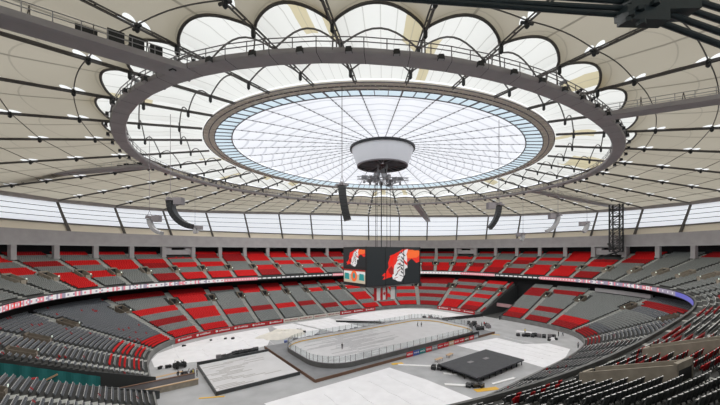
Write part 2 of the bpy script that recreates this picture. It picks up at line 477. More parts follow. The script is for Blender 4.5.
pxy = [tuple(float(v) for v in PIL.at(q, 0)) for q in pil_s]
booth_xy = []
for kb in (4, 18, 24):
    for f in (.02, .25, .5, .75, .98):
        for o in (.2, 1.4, 2.8): booth_xy.append(tuple(float(v) for v in PIL.at(pil_s[kb] - stepP * f, o)))
def blocked(x, y):
    return any((x - a) ** 2 + (y - b) ** 2 < 2.6 for a, b in pxy) or any((x - a) ** 2 + (y - b) ** 2 < 4.2 for a, b in booth_xy)
def seat_rows(tr, D, N, zf, aisles, vr, vw, first, tier, d0=0.0, tun=False):
    """every seat: x, y, z, outward normal, colour, block, row, number from the aisle"""
    out = []
    n = len(aisles)
    for k in range(n):
        a, b = aisles[k], aisles[(k + 1) % n]            # b lies before a along the track
        span = (a - b) % tr.len
        kk = k if k < n * 0.62 else k - n
        for i in range(first, N):
            d = d0 + (D - d0) * i / N; ds = d + .42
            qs = b + np.linspace(0, span, 25)
            x, y = tr.at(qs, ds); L = np.r_[0, np.cumsum(np.hypot(np.diff(x), np.diff(y)))]
            eb, ea = [(vw * L[-1] / span + .3) if vr[j][0] - .9 < d < vr[j][1] + .1 else .85 for j in ((k + 1) % n, k)]
            m = int((L[-1] - ea - eb) / .54)
            if m < 1: continue
            pos = eb + (L[-1] - ea - eb - m * .54) / 2 + .54 * (np.arange(m) + .5)
            q = np.interp(pos, L, qs)
            px, py = tr.at(q, ds); nx, ny = tr.nrm(q)
            for t in range(m):
                sq = q[t] % tr.len
                if tun and any(p0 - .7 < sq < p1 + .7 for p0, p1 in tunnels): continue
                X, Y, Z = proj(px[t], py[t], 0)
                if Y < .8: continue
                u = 360 + F_PX * X / Y
                zz = zf(d); vv = HORIZON - F_PX * (zz - EYE) / Y
                if not (-120 < u < 840 and vv < 520): continue
                if tier == 'l' and kk == 14 and d > 23.8: continue
                if tier == 'u' and d > 17 and blocked(px[t], py[t]): continue
                r = rnd.random()
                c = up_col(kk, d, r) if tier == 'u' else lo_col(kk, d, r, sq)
                out.append((px[t], py[t], zz, nx[t], ny[t], c, kk, i, t, m, u, vv, math.hypot(X, Y)))
    return out
seats = seat_rows(UPP, D_UP, N_UP, zu, up_aisle, up_vr, UVW, 1, 'u', d0=.3) + seat_rows(LOW, D_LO, N_LO, zl, lo_aisle, lo_vr, LVW, 0, 'l', tun=True)
order = sorted(range(len(seats)), key=lambda i: seats[i][12])
near = []
for i in order:
    s = seats[i]
    if 4 < s[10] < 716 and s[11] - 300 / s[12] < 402 and s[12] > 3.5 and s[7] > 0 and len(near) < 300: near.append(i)
near_set = set(near)

# far seats: one countless mass -------------------------------------------
PAL = ['red', 'dred', 'grey', 'slate', 'dgrey', 'painted_glint']
bx = np.array([(-1,0,0),(1,0,0),(1,1,0),(-1,1,0),(-1,0,1),(1,0,1),(1,1,1),(-1,1,1)], float)
back = bx.copy(); back[:, 0] *= .245; back[:, 1] = .30 + .07 * bx[:, 1] + .09 * bx[:, 2]; back[:, 2] = .36 + .50 * bx[:, 2]
pan = bx.copy(); pan[:, 0] *= .225; pan[:, 1] = .12 + .08 * bx[:, 1] + .10 * bx[:, 2]; pan[:, 2] = .40 + .27 * bx[:, 2]
loc = np.vstack([back, pan]); bf = np.array([(4,5,6,7),(0,1,5,4),(1,2,6,5),(2,3,7,6),(3,0,4,7)])
fl = np.vstack([bf, bf + 8])
far = [s for i, s in enumerate(seats) if i not in near_set]
A = np.array([s[:5] for s in far], float); nS = len(far)
tx, ty = -A[:, 4], A[:, 3]                        # along the row
vx = A[:, 0:1] + tx[:, None] * -loc[None, :, 0] + A[:, 3:4] * loc[None, :, 1]
vy = A[:, 1:2] + ty[:, None] * -loc[None, :, 0] + A[:, 4:5] * loc[None, :, 1]
vz = A[:, 2:3] + loc[None, :, 2]
V = np.stack([vx, vy, vz], 2).reshape(-1, 3)
Fc = (fl[None] + (np.arange(nS) * 16)[:, None, None]).reshape(-1, 4)
ci = np.array([PAL.index(s[5]) for s in far])
mi = np.repeat(ci[:, None], 10, 1)
shell = np.where(ci == 0, 1, np.where(ci == 1, 1, 4))
mi[:, 3] = shell; mi[:, 2] = shell; mi[:, 4] = shell
mi[:, 0] = np.where(ci < 2, ci, 5)  # top face of grey and slate backs takes the painted glint
me = bpy.data.meshes.new('stadium_seats')
me.vertices.add(len(V)); me.vertices.foreach_set('co', V.astype(np.float32).ravel())
me.loops.add(Fc.size); me.loops.foreach_set('vertex_index', Fc.astype(np.int32).ravel())
me.polygons.add(len(Fc)); me.polygons.foreach_set('loop_start', np.arange(0, Fc.size, 4, dtype=np.int32))
for p in PAL: me.materials.append(M[p])
me.polygons.foreach_set('material_index', mi.astype(np.int32).ravel())
me.update(calc_edges=True)
ob = bpy.data.objects.new('stadium_seats', me); COL.objects.link(ob)
tag(ob, 'rows of red and grey folding seats filling both tiers of the stadium bowl', 'seats', kind='stuff')

# the nearest three hundred seats, one by one -------------------------------
def shell_panel(wd, h, th, lean, bulge, y0, z0, nx=6, nz=6):
    """rounded, slightly dished moulded panel"""
    m = MB(); n = {}
    for side in (0, 1):
        for j in range(nz + 1):
            for i in range(nx + 1):
                a = -1 + 2 * i / nx; b = j / nz
                rr = 1 - .22 * max(0, (b - .72) / .28) ** 2 - .10 * max(0, (.2 - b) / .2) ** 2
                y = y0 + lean * b + bulge * (1 - a * a) * (.5 + .5 * b) + (th if side else 0)
                n[side, i, j] = len(m.v); m.v.append((a * wd * rr, y, z0 + h * b))
    for side in (0, 1):
        for j in range(nz):
            for i in range(nx):
                q = [n[side, i, j], n[side, i + 1, j], n[side, i + 1, j + 1], n[side, i, j + 1]]
                m.face(q if side == 0 else q[::-1], 0 if side == 0 else 1)
    for j in range(nz):
        for i in (0, nx):
            q = [n[0, i, j], n[0, i, j + 1], n[1, i, j + 1], n[1, i, j]]; m.face(q if i == 0 else q[::-1], 1)
    for i in range(nx):
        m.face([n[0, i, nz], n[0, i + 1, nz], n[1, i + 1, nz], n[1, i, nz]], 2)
        m.face([n[0, i, 0], n[1, i, 0], n[1, i + 1, 0], n[0, i + 1, 0]], 1)
    return m
protos = {}
def make_seat(c):
    t = thing('stadium_seat', 'x', 'seat')
    f = {'red': ['red', 'dred', 'red'], 'dred': ['dred', 'dred', 'red'], 'grey': ['grey', 'dgrey', 'painted_glint'], 'slate': ['slate', 'dgrey', 'painted_glint']}[c]
    shell_panel(.245, .50, .05, .10, .03, .28, .36).build('backrest', f, t, local=True)
    shell_panel(.225, .30, .06, .09, .01, .13, .38).build('seat', f, t, local=True)
    for sx in (-.25, .25):
        b = MB(); b.beam((sx, .36, 0), (sx, .30, .42), .035, .09); b.beam((sx, .30, .42), (sx, .06, .58), .035, .05)
        b.build('side_bracket', 'black', t, local=True)
    return t
blocks = {}
for i in near: blocks.setdefault(seats[i][6], []).append(i)
bnames = {}
for rank, kk in enumerate(sorted(blocks, key=lambda q: min(seats[i][12] for i in blocks[q]))): bnames[kk] = rank
used = set()
cname = {'red': 'red', 'dred': 'dark-red', 'grey': 'grey', 'slate': 'slate'}
BN = ['block nearest the camera', 'second nearest block', 'third nearest block', 'fourth nearest block', 'fifth nearest block', 'sixth nearest block']
for i in near:
    s = seats[i]; c = s[5]
    lab = '%s seat, %s row above the rail, %s from its left aisle, %s' % (cname[c], ORD[s[7]], ORD[s[8] + 1], BN[min(bnames[s[6]], 5)])
    rz = math.atan2(s[4], s[3]) - PI / 2
    l = (float(s[0]), float(s[1]), float(s[2]))
    if c not in protos:
        protos[c] = make_seat(c); o = protos[c]; o.location = l; o.rotation_euler = (0, 0, rz); o['label'] = lab; o['group'] = 'nearest upper deck seats'
    else: dup(protos[c], l, rz, lab, 'nearest upper deck seats')
print('SEATS', nS, 'near', len(near), {bnames[k]: (k, len(v)) for k, v in blocks.items()})

# ------------------------------------------------------------------ vomitories, pillars, concourse beam
def in_view(x, y, z, mrg=60):
    X, Y, Z = proj(x, y, z)
    if Y < 1.5: return None
    u, v = 360 + F_PX * X / Y, HORIZON - F_PX * Z / Y
    return (u, v, math.hypot(X, Y)) if -mrg < u < 720 + mrg and v < 405 + mrg * 2 else None

def vomitory(tr, a, zf, v0, v1, vw, label, group, m='vom', hh=1.0, sign=True):
    x, y = (float(q) for q in tr.at(a, v0)); nx, ny = (float(q) for q in tr.nrm(a))
    z = zf(v0); rz = math.atan2(ny, nx) - PI / 2
    t = thing('vomitory', label, 'stair opening', (x, y, z), rz, group)
    L = v1 - v0; W = vw; hb = zf(v1) - z
    for sx, nm in ((-1, 'side_wall'), (1, 'side_wall')):
        b = MB(); n = 0
        x0, x1 = sx * W, sx * (W - .18)
        for xx in (x0, x1):
            b.v += [(xx, -.1, -.4), (xx, L, -.4), (xx, L, hb + hh), (xx, -.1, hh * .95)]
        for q in ((0,1,2,3),(7,6,5,4),(0,4,5,1),(1,5,6,2),(2,6,7,3),(3,7,4,0)): b.face(q)
        b.build(nm, m, t, local=True)
    b = MB(); b.box((0, -.1, hh * .42), (W * 1.1, .16, hh * 1.0)); b.build('front_wall', m, t, local=True)
    b = MB(); b.box((0, L - .08, hb / 2 + .35), (2 * W - .4, .12, hb + .7)); b.build('dark_doorway', 'dark', t, local=True)
    b = MB(); b.box((0, L - .1, hb + hh * .85), (2 * W, .2, .45)); b.build('lintel', m, t, local=True)
    if sign: b = MB(); b.box((W * .6, -.2, hh * .9 + .3), (.36, .10, .36)); b.build('lit_sign', 'lamp', t, local=True)
    return t
near_v = []
for k, a in enumerate(up_aisle):
    x, y = (float(q) for q in UPP.at(a, UV0)); iv = in_view(x, y, zu(UV0))
    if not iv: continue
    if up_vr[k][0] > 90: continue
    if near_aisle(a): near_v.append((iv[2], k, a, iv)); continue
    vomitory(UPP, a, zu, UV0, UV1, UVW, 'dark stair opening with a small lit sign in the upper deck across the bowl', 'upper deck stair openings')
for rank, (d, k, a, iv) in enumerate(sorted(near_v)):
    vomitory(UPP, a, zu, up_vr[k][0], up_vr[k][1], UVW, 'beige concrete stair box among the near seats, %s nearest the camera' % ORD[rank + 1], 'near stair boxes', hh=1.0, sign=False)
for k, a in enumerate(lo_aisle):
    x, y = (float(q) for q in LOW.at(a, LV0)); iv = in_view(x, y, zl(LV0))
    if not iv or in_tun(a): continue
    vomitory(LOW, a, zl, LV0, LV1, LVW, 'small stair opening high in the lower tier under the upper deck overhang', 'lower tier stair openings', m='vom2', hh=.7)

# pillars and boxes at the back of the upper deck
ZB0, ZB1 = 29.75, 34.4
BOXES = {4, 18, 24}
for k in range(nPil):
    q = pil_s[k]
    x, y = (float(v) for v in PIL.at(q, 0)); iv = in_view(x, y, 28, 120)
    if not iv: continue
    nx, ny = (float(v) for v in PIL.nrm(q)); rz = math.atan2(ny, nx) - PI / 2
    z0 = 25.2
    t = thing('concourse_pillar', 'pale concrete pillar between the top seat rows and the concourse beam', 'pillar', (x, y, z0), rz, 'concourse pillars')
    b = MB(); b.box((0, 0, (ZB0 - z0) / 2), (1.5, 1.1, ZB0 - z0 + .1)); b.build('shaft', 'beam', t, local=True)
    b = MB(); b.box((0, 0, .3), (1.7, 1.3, .6)); b.build('base', 'beam', t, local=True)
BL = {4: 'pale concrete booth with a dark slot under the beam, left of the hanging screens', 18: 'pale concrete booth with a dark slot just right of the hanging screens', 24: 'pale concrete booth with a dark slot beside the dark lattice tower'}
for k in BOXES:
    q = pil_s[k] - stepP * .5
    x, y = (float(v) for v in PIL.at(q, .3)); nx, ny = (float(v) for v in PIL.nrm(q)); rz = math.atan2(ny, nx) - PI / 2
    t = thing('control_booth', BL[k], 'booth', (x, y, 26.2), rz, 'control booths')
    wd = stepP + .8
    b = MB(); b.box((0, 1.4, 1.0), (wd, 2.8, 2.0)); b.box((0, 1.4, 3.3), (wd, 2.8, .7))
    for sx in (-1, 1): b.box((sx * wd * .36, 1.4, 2.5), (wd * .28, 2.8, 1.1))
    b.build('booth_wall', 'beam', t, local=True)
    b = MB(); b.box((0, 2.0, 2.5), (wd * .46, .3, 1.1)); b.build('slot_window', 'dark', t, local=True)
# the continuous beam, with the concourse roof behind it
mb = MB(); mb.sweep(PIL.ring(0, 0, 300), [(-.6, ZB0), (.6, ZB0), (.6, ZB1), (-.6, ZB1)])
struct('wall_beam', mb, 'beam')
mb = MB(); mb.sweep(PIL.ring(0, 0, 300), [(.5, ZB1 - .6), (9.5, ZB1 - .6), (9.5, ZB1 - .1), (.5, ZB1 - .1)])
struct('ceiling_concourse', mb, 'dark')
mb = MB(); mb.sweep(PIL.ring(0, 0, 300), [(-.75, ZB0 - .2), (-.6, ZB0 - .2), (-.6, ZB0 + .35), (-.75, ZB0 + .35)])
struct('trim_beam_lip', mb, 'steel_lt')

# ------------------------------------------------------------------ facade: 36 window bays leaning outward
Z_SILL0, Z_SILL1 = 34.3, 37.3
def facade(ph, t):
    """t=0 at the sill foot, 1 at the eave"""
    ra, rb = cWALL(ph), cEAVE(ph); r = ra + (rb - ra) * t
    return (r * math.cos(ph), r * math.sin(ph), Z_SILL0 + (zeave(ph) - Z_SILL0) * t)
def t_at(ph, z): return (z - Z_SILL0) / (zeave(ph) - Z_SILL0)
def pane_col(nn, u, v):
    # polycarbonate ribs: faint vertical corrugation
    c = nn.m('ABSOLUTE', nn.m('SUBTRACT', nn.m('FRACT', nn.m('MULTIPLY', u, 14.0)), .5))
    return nn.mix(nn.m('MULTIPLY', c, 1.2), (.93, .95, .99), (1.0, 1.0, 1.0))
M['pane'] = fabric('facade_panel', (.85, .88, .93), (.10, .10, .11), pane_col)
wn = 0
phs = [phi_k(k) for k in range(-22, 15)]
for k in range(36):
    p0, p1 = phi_k(k), phi_k(k + 1)
    mid = facade((p0 + p1) / 2, .5)
    X, Y, Z = proj(*mid)
    wn += 1
    t = thing('window_%d' % wn, 'bay of pale translucent facade panels between leaning dark mullions', 'window', facade(p0, 0), 0, 'facade window bays', kind='structure')
    T0 = Z_SILL1
    us = [i / 8 for i in range(9)]
    g = MB(); g.grid(lambda u, v: (*facade(p0 + (p1 - p0) * u, (lambda a: a + (1 - a) * v)(t_at(p0 + (p1 - p0) * u, Z_SILL1))), u, v), us, [0, .25, .5, .75, 1])
    g.build('pane', 'pane', t, smooth=True)
    b = MB(); b.grid(lambda u, v: (*facade(p0 + (p1 - p0) * u, v * t_at(p0 + (p1 - p0) * u, Z_SILL1)), u, v), us, [0, 1])
    b.uv = None; b.build('sill_panel', 'beige', t)
    b = MB()
    ins = lambda q, o: (q[0] * (1 - o / math.hypot(q[0], q[1])), q[1] * (1 - o / math.hypot(q[0], q[1])), q[2])
    for f in (0, .27, .5, .73, .98):
        b.tube([ins(facade(p0 + (p1 - p0) * u, (lambda a: a + (1 - a) * f)(t_at(p0 + (p1 - p0) * u, Z_SILL1))), .3) for u in us], .13 if f else .3, 4)
    b.build('transom', 'cable', t)
    b = MB(); b.tube([ins(facade(p0, f), .5) for f in (0, .5, 1)], .42, 5)
    b.tube([ins(facade(p0, f), 1.3 - .6 * f) for f in (0.02, .5, .95)], .14, 5)
    b.build('mullion', 'cable', t)
# dark gutter line at the sill foot, and the eave ring under the roof edge
mb = MB(); mb.sweep([(*facade(2 * PI * k / 216, 0)[:2], Z_SILL0, math.cos(2 * PI * k / 216), math.sin(2 * PI * k / 216)) for k in range(216)], [(-1.0, -.45), (.8, -.45), (.8, .15), (-1.0, .15)])
struct('trim_gutter', mb, 'cable')
mb = MB(); mb.sweep([(*facade(2 * PI * k / 216, 1)[:2], zeave(2 * PI * k / 216), math.cos(2 * PI * k / 216), math.sin(2 * PI * k / 216)) for k in range(216)], [(-1.3, -.3), (.8, -.3), (.8, 1.5), (-1.3, 1.5)])
struct('trim_eave_ring', mb, 'deck')
mb = MB(); mb.sweep([(*P(cWALL, 2 * PI * k / 180, -8), 0, math.cos(2 * PI * k / 180), math.sin(2 * PI * k / 180)) for k in range(180)], [(5, ZB1 - .3), (9, ZB1 - .3), (9, ZB1), (5, ZB1)])
struct('trim_ledge', mb, 'beam')

# ------------------------------------------------------------------ roof
Z_RIM = 55.6
def surf(ph, r):
    """height of the roof cables"""
    ro, rw = cOPEN(ph) + 1.0, cEAVE(ph)
    t = (rw - r) / (rw - ro)
    return zeave(ph) + .9 + (Z_RIM - zeave(ph) - .9) * t
def rpt(ph, r, dz=0.0): return (r * math.cos(ph), r * math.sin(ph), surf(ph, r) + dz)
def scallop(ph, s): return cRING(ph) + .9 + 2.3 * math.sin(PI * s) ** .75
def node_r(ph, s_, j):
    rs = scallop(ph, s_); return rs + 5.0 + (cEAVE(ph) - rs - 5.0) * j / 5.0
NODES = (0, 1, 2, 3, 4)
def mem_col(nn, u, v):
    # translucent outer membrane: fine seams, a few strips yellowed with age
    seam = nn.m('LESS_THAN', nn.m('ABSOLUTE', nn.m('SUBTRACT', nn.m('FRACT', nn.m('MULTIPLY', u, 5.0)), .5)), .03)
    strip = nn.m('FLOOR', nn.m('MULTIPLY', u, 5.0))
    t = nn.t; wv = t.nodes.new('ShaderNodeTexWhiteNoise'); wv.noise_dimensions = '2D'; cb = t.nodes.new('ShaderNodeCombineXYZ')
    t.links.new(strip, cb.inputs[0]); t.links.new(nn.m('FLOOR', nn.m('MULTIPLY', v, 2.0)), cb.inputs[1]); t.links.new(cb.outputs[0], wv.inputs['Vector'])
    aged = nn.m('GREATER_THAN', wv.outputs['Value'], .955)
    c = nn.mix(aged, (.72, .71, .665), (.54, .47, .30))
    return nn.mix(nn.m('MULTIPLY', seam, .45), c, (.25, .23, .19))
M['membrane'] = fabric('roof_membrane', (.72, .71, .66), (.22, .22, .21), mem_col)
def lin_col(nn, u, v):
    # inner liner with thin seams; light ports beside the cable nodes
    us = nn.m('FRACT', u)
    seam = nn.m('LESS_THAN', nn.m('ABSOLUTE', nn.m('SUBTRACT', us, .5)), .016)
    dv = nn.m('ABSOLUTE', nn.m('SUBTRACT', nn.m('FRACT', nn.m('ADD', v, .5)), .5))
    seam2 = nn.m('GREATER_THAN', dv, .488)
    ed = nn.m('MINIMUM', us, nn.m('SUBTRACT', 1.0, us))
    # paired light ports along the cable on both sides of each node
    pa = nn.m('POWER', nn.m('DIVIDE', ed, .062), 2.0); pb = nn.m('POWER', nn.m('DIVIDE', nn.m('SUBTRACT', dv, .085), .075), 2.0)
    port = nn.m('LESS_THAN', nn.m('ADD', pa, pb), 1.0)
    t = nn.t; o = t.nodes.new('ShaderNodeTexCoord'); n = t.nodes.new('ShaderNodeTexNoise'); n.inputs['Scale'].default_value = .06
    t.links.new(o.outputs['Object'], n.inputs['Vector'])
    c = nn.mix(n.outputs['Fac'], (.265, .236, .182), (.335, .302, .24))
    c = nn.mix(nn.m('MULTIPLY', nn.m('MAXIMUM', seam, nn.m('MULTIPLY', seam2, .5)), .6), c, (.05, .045, .035))
    return nn.mix(port, c, (.85, .85, .83))
M['liner'] = fabric('roof_liner', (.34, .32, .27), (.24, .225, .19), lin_col)
def cus_col(nn, u, v):
    # cushion cells: thin quilting seams that dip between the radial cables
    us = nn.m('FRACT', u)
    dip = nn.m('MULTIPLY', nn.m('MULTIPLY', us, nn.m('SUBTRACT', 1.0, us)), .22)
    r = nn.m('FRACT', nn.m('MULTIPLY', nn.m('ADD', v, dip), 9.0))
    seam = nn.m('LESS_THAN', nn.m('ABSOLUTE', nn.m('SUBTRACT', r, .5)), .085)
    return nn.mix(nn.m('MULTIPLY', seam, .5), (.79, .785, .80), (.42, .42, .45))
M['cushion'] = fabric('roof_cushion', (.79, .79, .80), (.12, .12, .12), cus_col)
M['hub'] = fabric('hub_cladding', (.42, .42, .43), (.45, .45, .46))
M['rim'] = fabric('blue_rim_panel', (.58, .67, .71), (.10, .12, .13))

mem = MB(); lin = MB()
S9 = [i / 10 for i in range(11)]
for k in range(36):
    p0, p1 = phi_k(k), phi_k(k + 1)
    def fm(s, v):
        ph = p0 + (p1 - p0) * s; ra = cOPEN(ph) + .8; rb = scallop(ph, s) + 1.5; r = ra + (rb - ra) * v
        arch = 2.3 * math.sin(PI * s) * min(1, v * 4); sag = .7 * math.sin(PI * s) * abs(math.sin(PI * v * 2.6))
        return (*rpt(ph, r, arch - sag * .8 + .25), s + k, v + k)
    mem.grid(fm, S9, [i / 12 for i in range(13)])
    def fl_(s, v):
        ph = p0 + (p1 - p0) * s; ra = scallop(ph, s); rb = cEAVE(ph); r = ra + (rb - ra) * v
        arch = (.28 + .72 * max(0, 1 - v * 5)) * math.sin(PI * s)
        st = (rb - ra - 5.0) / 5.0
        return (*rpt(ph, r, arch - .35), s + k, (r - ra - 5.0) / st)
    lin.grid(fl_, S9, [i / 16 for i in range(17)])
struct('ceiling_membrane', mem, 'membrane', smooth=True)
struct('ceiling_liner', lin, 'liner', smooth=True)
cu = MB()
HUB_T, HUB_B, Z_HT, Z_HB = 9.5, 7.7, 59.4, 53.7
for k in range(36):
    p0, p1 = phi_k(k), phi_k(k + 1)
    def fc(s, v):
        ph = p0 + (p1 - p0) * s; ra = HUB_T - .3; rb = cCUSH(ph); r = ra + (rb - ra) * v
        z = Z_HT + (Z_RIM + .6 - Z_HT) * v + .8 * math.sin(PI * s) * min(1, v * 2)
        return (r * math.cos(ph), r * math.sin(ph), z, s + k, v)
    cu.grid(fc, [i / 6 for i in range(7)], [i / 10 for i in range(11)])
struct('ceiling_cushion_roof', cu, 'cushion', smooth=True)
rm = MB(); rs = MB()
nR = 144
rm.grid(lambda u, v: (*P(cCUSH, u, (cOPEN(u) - 1.3 - cCUSH(u)) * v), Z_RIM + .5 - .5 * v, u, v), [2 * PI * i / nR for i in range(nR + 1)], [0, .33, .67, 1])
struct('ceiling_rim_glazing', rm, 'rim', smooth=True)

# the rim truss around the opening
t = thing('roof_opening_truss', 'warm grey oval steel truss around the bright central roof opening', 'truss', (0, 0, Z_OPEN - .9))
nn_ = 144
def ring_pts(cv, z, dr, n=nn_): return [(*P(cv, 2 * PI * i / n, dr), z) for i in range(n)]
b = MB(); b.sweep([(*P(cOPEN, 2 * PI * i / nn_), Z_RIM - .35, math.cos(2 * PI * i / nn_), math.sin(2 * PI * i / nn_)) for i in range(nn_)], [(-1.5, 0), (.9, 0), (.9, .3), (-1.5, .3)])
plate = b.build('bottom_plate', 'truss', t)
b = MB()
for dr in (-1.55, -.3, .95):
    b.tube(ring_pts(cOPEN, Z_RIM - .42, dr), .10, 5, closed=True)
b.build('chord', 'steel', t)
b = MB()
for i in range(nn_ * 2):
    a0, a1 = PI * i / nn_, PI * (i + 1) / nn_
    da, db = (-1.5, .9) if i % 2 else (.9, -1.5)
    b.beam((*P(cOPEN, a0, da), Z_RIM - .42), (*P(cOPEN, a1, db), Z_RIM - .42), .10, .10)
b.build('web_lattice', 'truss', plate)
# ribs across the blue rim panels
b = MB()
for k in range(36 * 3):
    kk, f = divmod(k, 3); ph = phi_k(kk) + (phi_k(kk + 1) - phi_k(kk)) * f / 3
    b.beam((*P(cCUSH, ph), Z_RIM + .4), (*P(cOPEN, ph, -1.4), Z_RIM - .1), .12 if f else .28, .2)
b.tube(ring_pts(cCUSH, Z_RIM + .5, 0), .16, 5, closed=True)
b.build('rim_rib', 'steel', t)

# radial roof cables: each its own thing with cross ties, node clamps and arches beside it
for k in range(36):
    p = phi_k(k); ra, rb = cOPEN(p) + 1.3, cEAVE(p) - .6
    t = thing('roof_cable', 'dark twin radial steel cable from the facade head to the roof opening', 'roof cable', rpt(p, rb, -.6), 0, 'radial roof cables')
    side = Vector((-math.sin(p), math.cos(p), 0))
    b = MB()
    for sg in (-.24, .24):
        b.tube([tuple(Vector(rpt(p, r, -.60)) + side * sg) for r in (ra, (ra + rb) / 2, rb)], .10, 5)
    b.tube([rpt(p, r, -.85) for r in (ra, (ra + rb) / 2, rb)], .11, 5)
    cbl = b.build('cable', 'cable', t)
    zz, r, sg = [], ra + .4, 1
    while r < rb - 1:
        c = Vector(rpt(p, r, -.60)); zz += [tuple(c + side * .24 * sg), tuple(c - side * .24 * sg)]; sg = -sg; r += 1.9
    b = MB(); b.tube(zz, .12, 4); b.build('tie_lattice', 'cable', cbl)
    rs_, rw = scallop(p, 0), cEAVE(p)
    for j in NODES:
        r = node_r(p, 0, j); c = Vector(rpt(p, r, -.8))
        b = MB(); b.lathe(tuple(c), [(.12, -.6), (.28, -.4), (.28, .3), (.2, .5)], 8, capbot=True, captop=True)
        b.beam(tuple(c - side * .8), tuple(c + side * .8), .22, .25)
        b.build('node_clamp', 'black', t)
    for r in (ra + (cRING(p) - ra) * .30, ra + (cRING(p) - ra) * .78, rs_ + .3):
        c = Vector(rpt(p, r, -1.0))
        b = MB(); b.lathe(tuple(c), [(.1, -.8), (.26, -.6), (.26, .2), (.15, .5)], 8, capbot=True, captop=True); b.build('strut_shoe', 'black', t)
    # cushion cable of the same axis
    b = MB(); b.tube([(*P(cCUSH, p), Z_RIM + .45), (HUB_T * math.cos(p), HUB_T * math.sin(p), Z_HT - .15)], .075, 5)
    for q in range(1, 20):
        f = q / 20; rr = cCUSH(p) + (HUB_T - cCUSH(p)) * f
        b.box((rr * math.cos(p), rr * math.sin(p), Z_RIM + .45 + (Z_HT - .6 - Z_RIM) * f), (.40, .22, .18), p)
    b.build('cushion_cable', 'cushion_steel', t)
# arches that lift the fabric between the cables
for k in range(36):
    p0, p1 = phi_k(k), phi_k(k + 1); pm = (p0 + p1) / 2
    t = thing('roof_arch', 'thin curved steel arch lifting the roof fabric between two radial cables', 'arch', rpt(p0, cRING(p0), 0), 0, 'fabric arches')
    for f in (.30, .78):
        b = MB(); b.tube([rpt(p0 + (p1 - p0) * s, (lambda ph: cOPEN(ph) + 1.3 + (cRING(ph) - cOPEN(ph) - 1.3) * f)(p0 + (p1 - p0) * s), -.75 + 2.3 * math.sin(PI * s)) for s in S9], .12, 5)
        b.build('inner_arch', 'cable', t)
    b = MB(); b.tube([rpt(p0 + (p1 - p0) * s, scallop(p0 + (p1 - p0) * s, s), -.45 + 1.0 * math.sin(PI * s)) for s in [i / 16 for i in range(17)]], .2, 5)
    b.build('liner_edge', 'cable', t)
    for j in NODES:
        def fa(s):
            ph = p0 + (p1 - p0) * s; r = node_r(ph, 0, j)
            return rpt(ph, r, -.5 + .28 * math.sin(PI * s))
        b = MB(); b.tube([fa(s) for s in S9], .08, 5); b.build('valley_cable', 'cable', t)

# hub
t = thing('roof_hub', 'pale drum-shaped central hub with a dark underside at the middle of the roof', 'hub', (0, 0, Z_HB))
b = MB(); b.lathe((0, 0, 0), [(HUB_B, Z_HB), (HUB_B + .05, Z_HB + .1), (HUB_T, Z_HT - .7), (HUB_T, Z_HT - .6)], 64); b.build('drum', 'hub', t, smooth=True)
b = MB(); b.lathe((0, 0, 0), [(HUB_T - .5, Z_HT - .75), (HUB_T + .45, Z_HT - .75), (HUB_T + .45, Z_HT - .1), (HUB_T - .5, Z_HT - .1)], 64); b.build('top_ring', 'black', t)
b = MB(); b.lathe((0, 0, 0), [(.5, Z_HB + .9), (HUB_B - .1, Z_HB + .25)], 48); b.build('underside', 'black', t)
for q in range(20):
    a = 2 * PI * q / 20
    b = MB(); b.beam((1.2 * math.cos(a), 1.2 * math.sin(a), Z_HB + .5), ((HUB_B - .1) * math.cos(a), (HUB_B - .1) * math.sin(a), Z_HB + .05), .16, .3); b.build('underside_rib', 'steel', t)
b = MB(); b.lathe((0, 0, 0), [(HUB_B - .35, Z_HB - .15), (HUB_B + .1, Z_HB - .15), (HUB_B + .1, Z_HB + .2), (HUB_B - .35, Z_HB + .2)], 64); b.build('bottom_ring', 'steel', t)

# ------------------------------------------------------------------ catwalks under the roof
t = thing('ring_catwalk', 'grey oval catwalk with railings hanging around the roof opening', 'catwalk', (0, 0, Z_RING))
nC = 72
rg = [(*P(cRING, 2 * PI * (i + .5) / nC), Z_RING, math.cos(2 * PI * (i + .5) / nC), math.sin(2 * PI * (i + .5) / nC)) for i in range(nC)]
rgj, fj = [], []
for i in range(nC):
    for da, fl_g in ((.5, 0), (.512, 1)):              # every plate, then the narrow dark joint after it
        an = 2 * PI * (i + da) / nC
        rgj.append((*P(cRING, an), Z_RING, math.cos(an), math.sin(an)))
b = MB(); b.sweep(rgj, [(-1.1, 0), (1.1, 0), (1.2, .2), (1.2, .6), (1.1, .6), (1.0, .25), (-1.0, .25), (-1.1, .6), (-1.2, .6), (-1.2, .2)]); b.mi = [1 if (i // 10) % 2 == 0 else 0 for i in range(len(b.f))]; deck = b.build('deck', ['deck', 'black'], t)
b = MB()
for o in (-1.15, 1.15):
    for z in (1.3, 1.85): b.tube([(x + nx * o, y + ny * o, z_ + z) for x, y, z_, nx, ny in rg], .06, 4, closed=True)
    for i, (x, y, z_, nx, ny) in enumerate(rg):
        for f in (0, .5):
            x2, y2, _, n2, m2 = rg[(i + 1) % nC]
            px, py = (x + nx * o) * (1 - f) + (x2 + n2 * o) * f, (y + ny * o) * (1 - f) + (y2 + m2 * o) * f
            b.box((px, py, z_ + 1.25), (.09, .09, 1.3))
b.build('railing', 'steel', t)
for k in range(36):
    p = phi_k(k); r = cRING(p)
    for f0, f1 in ((.982, .988), (1.018, 1.012)):
        b = MB(); b.beam((r * math.cos(p) * f0, r * math.sin(p) * f0, Z_RING + .3), rpt(p, r * f1, -.8), .13, .13); b.build('hanger', 'cable', t)
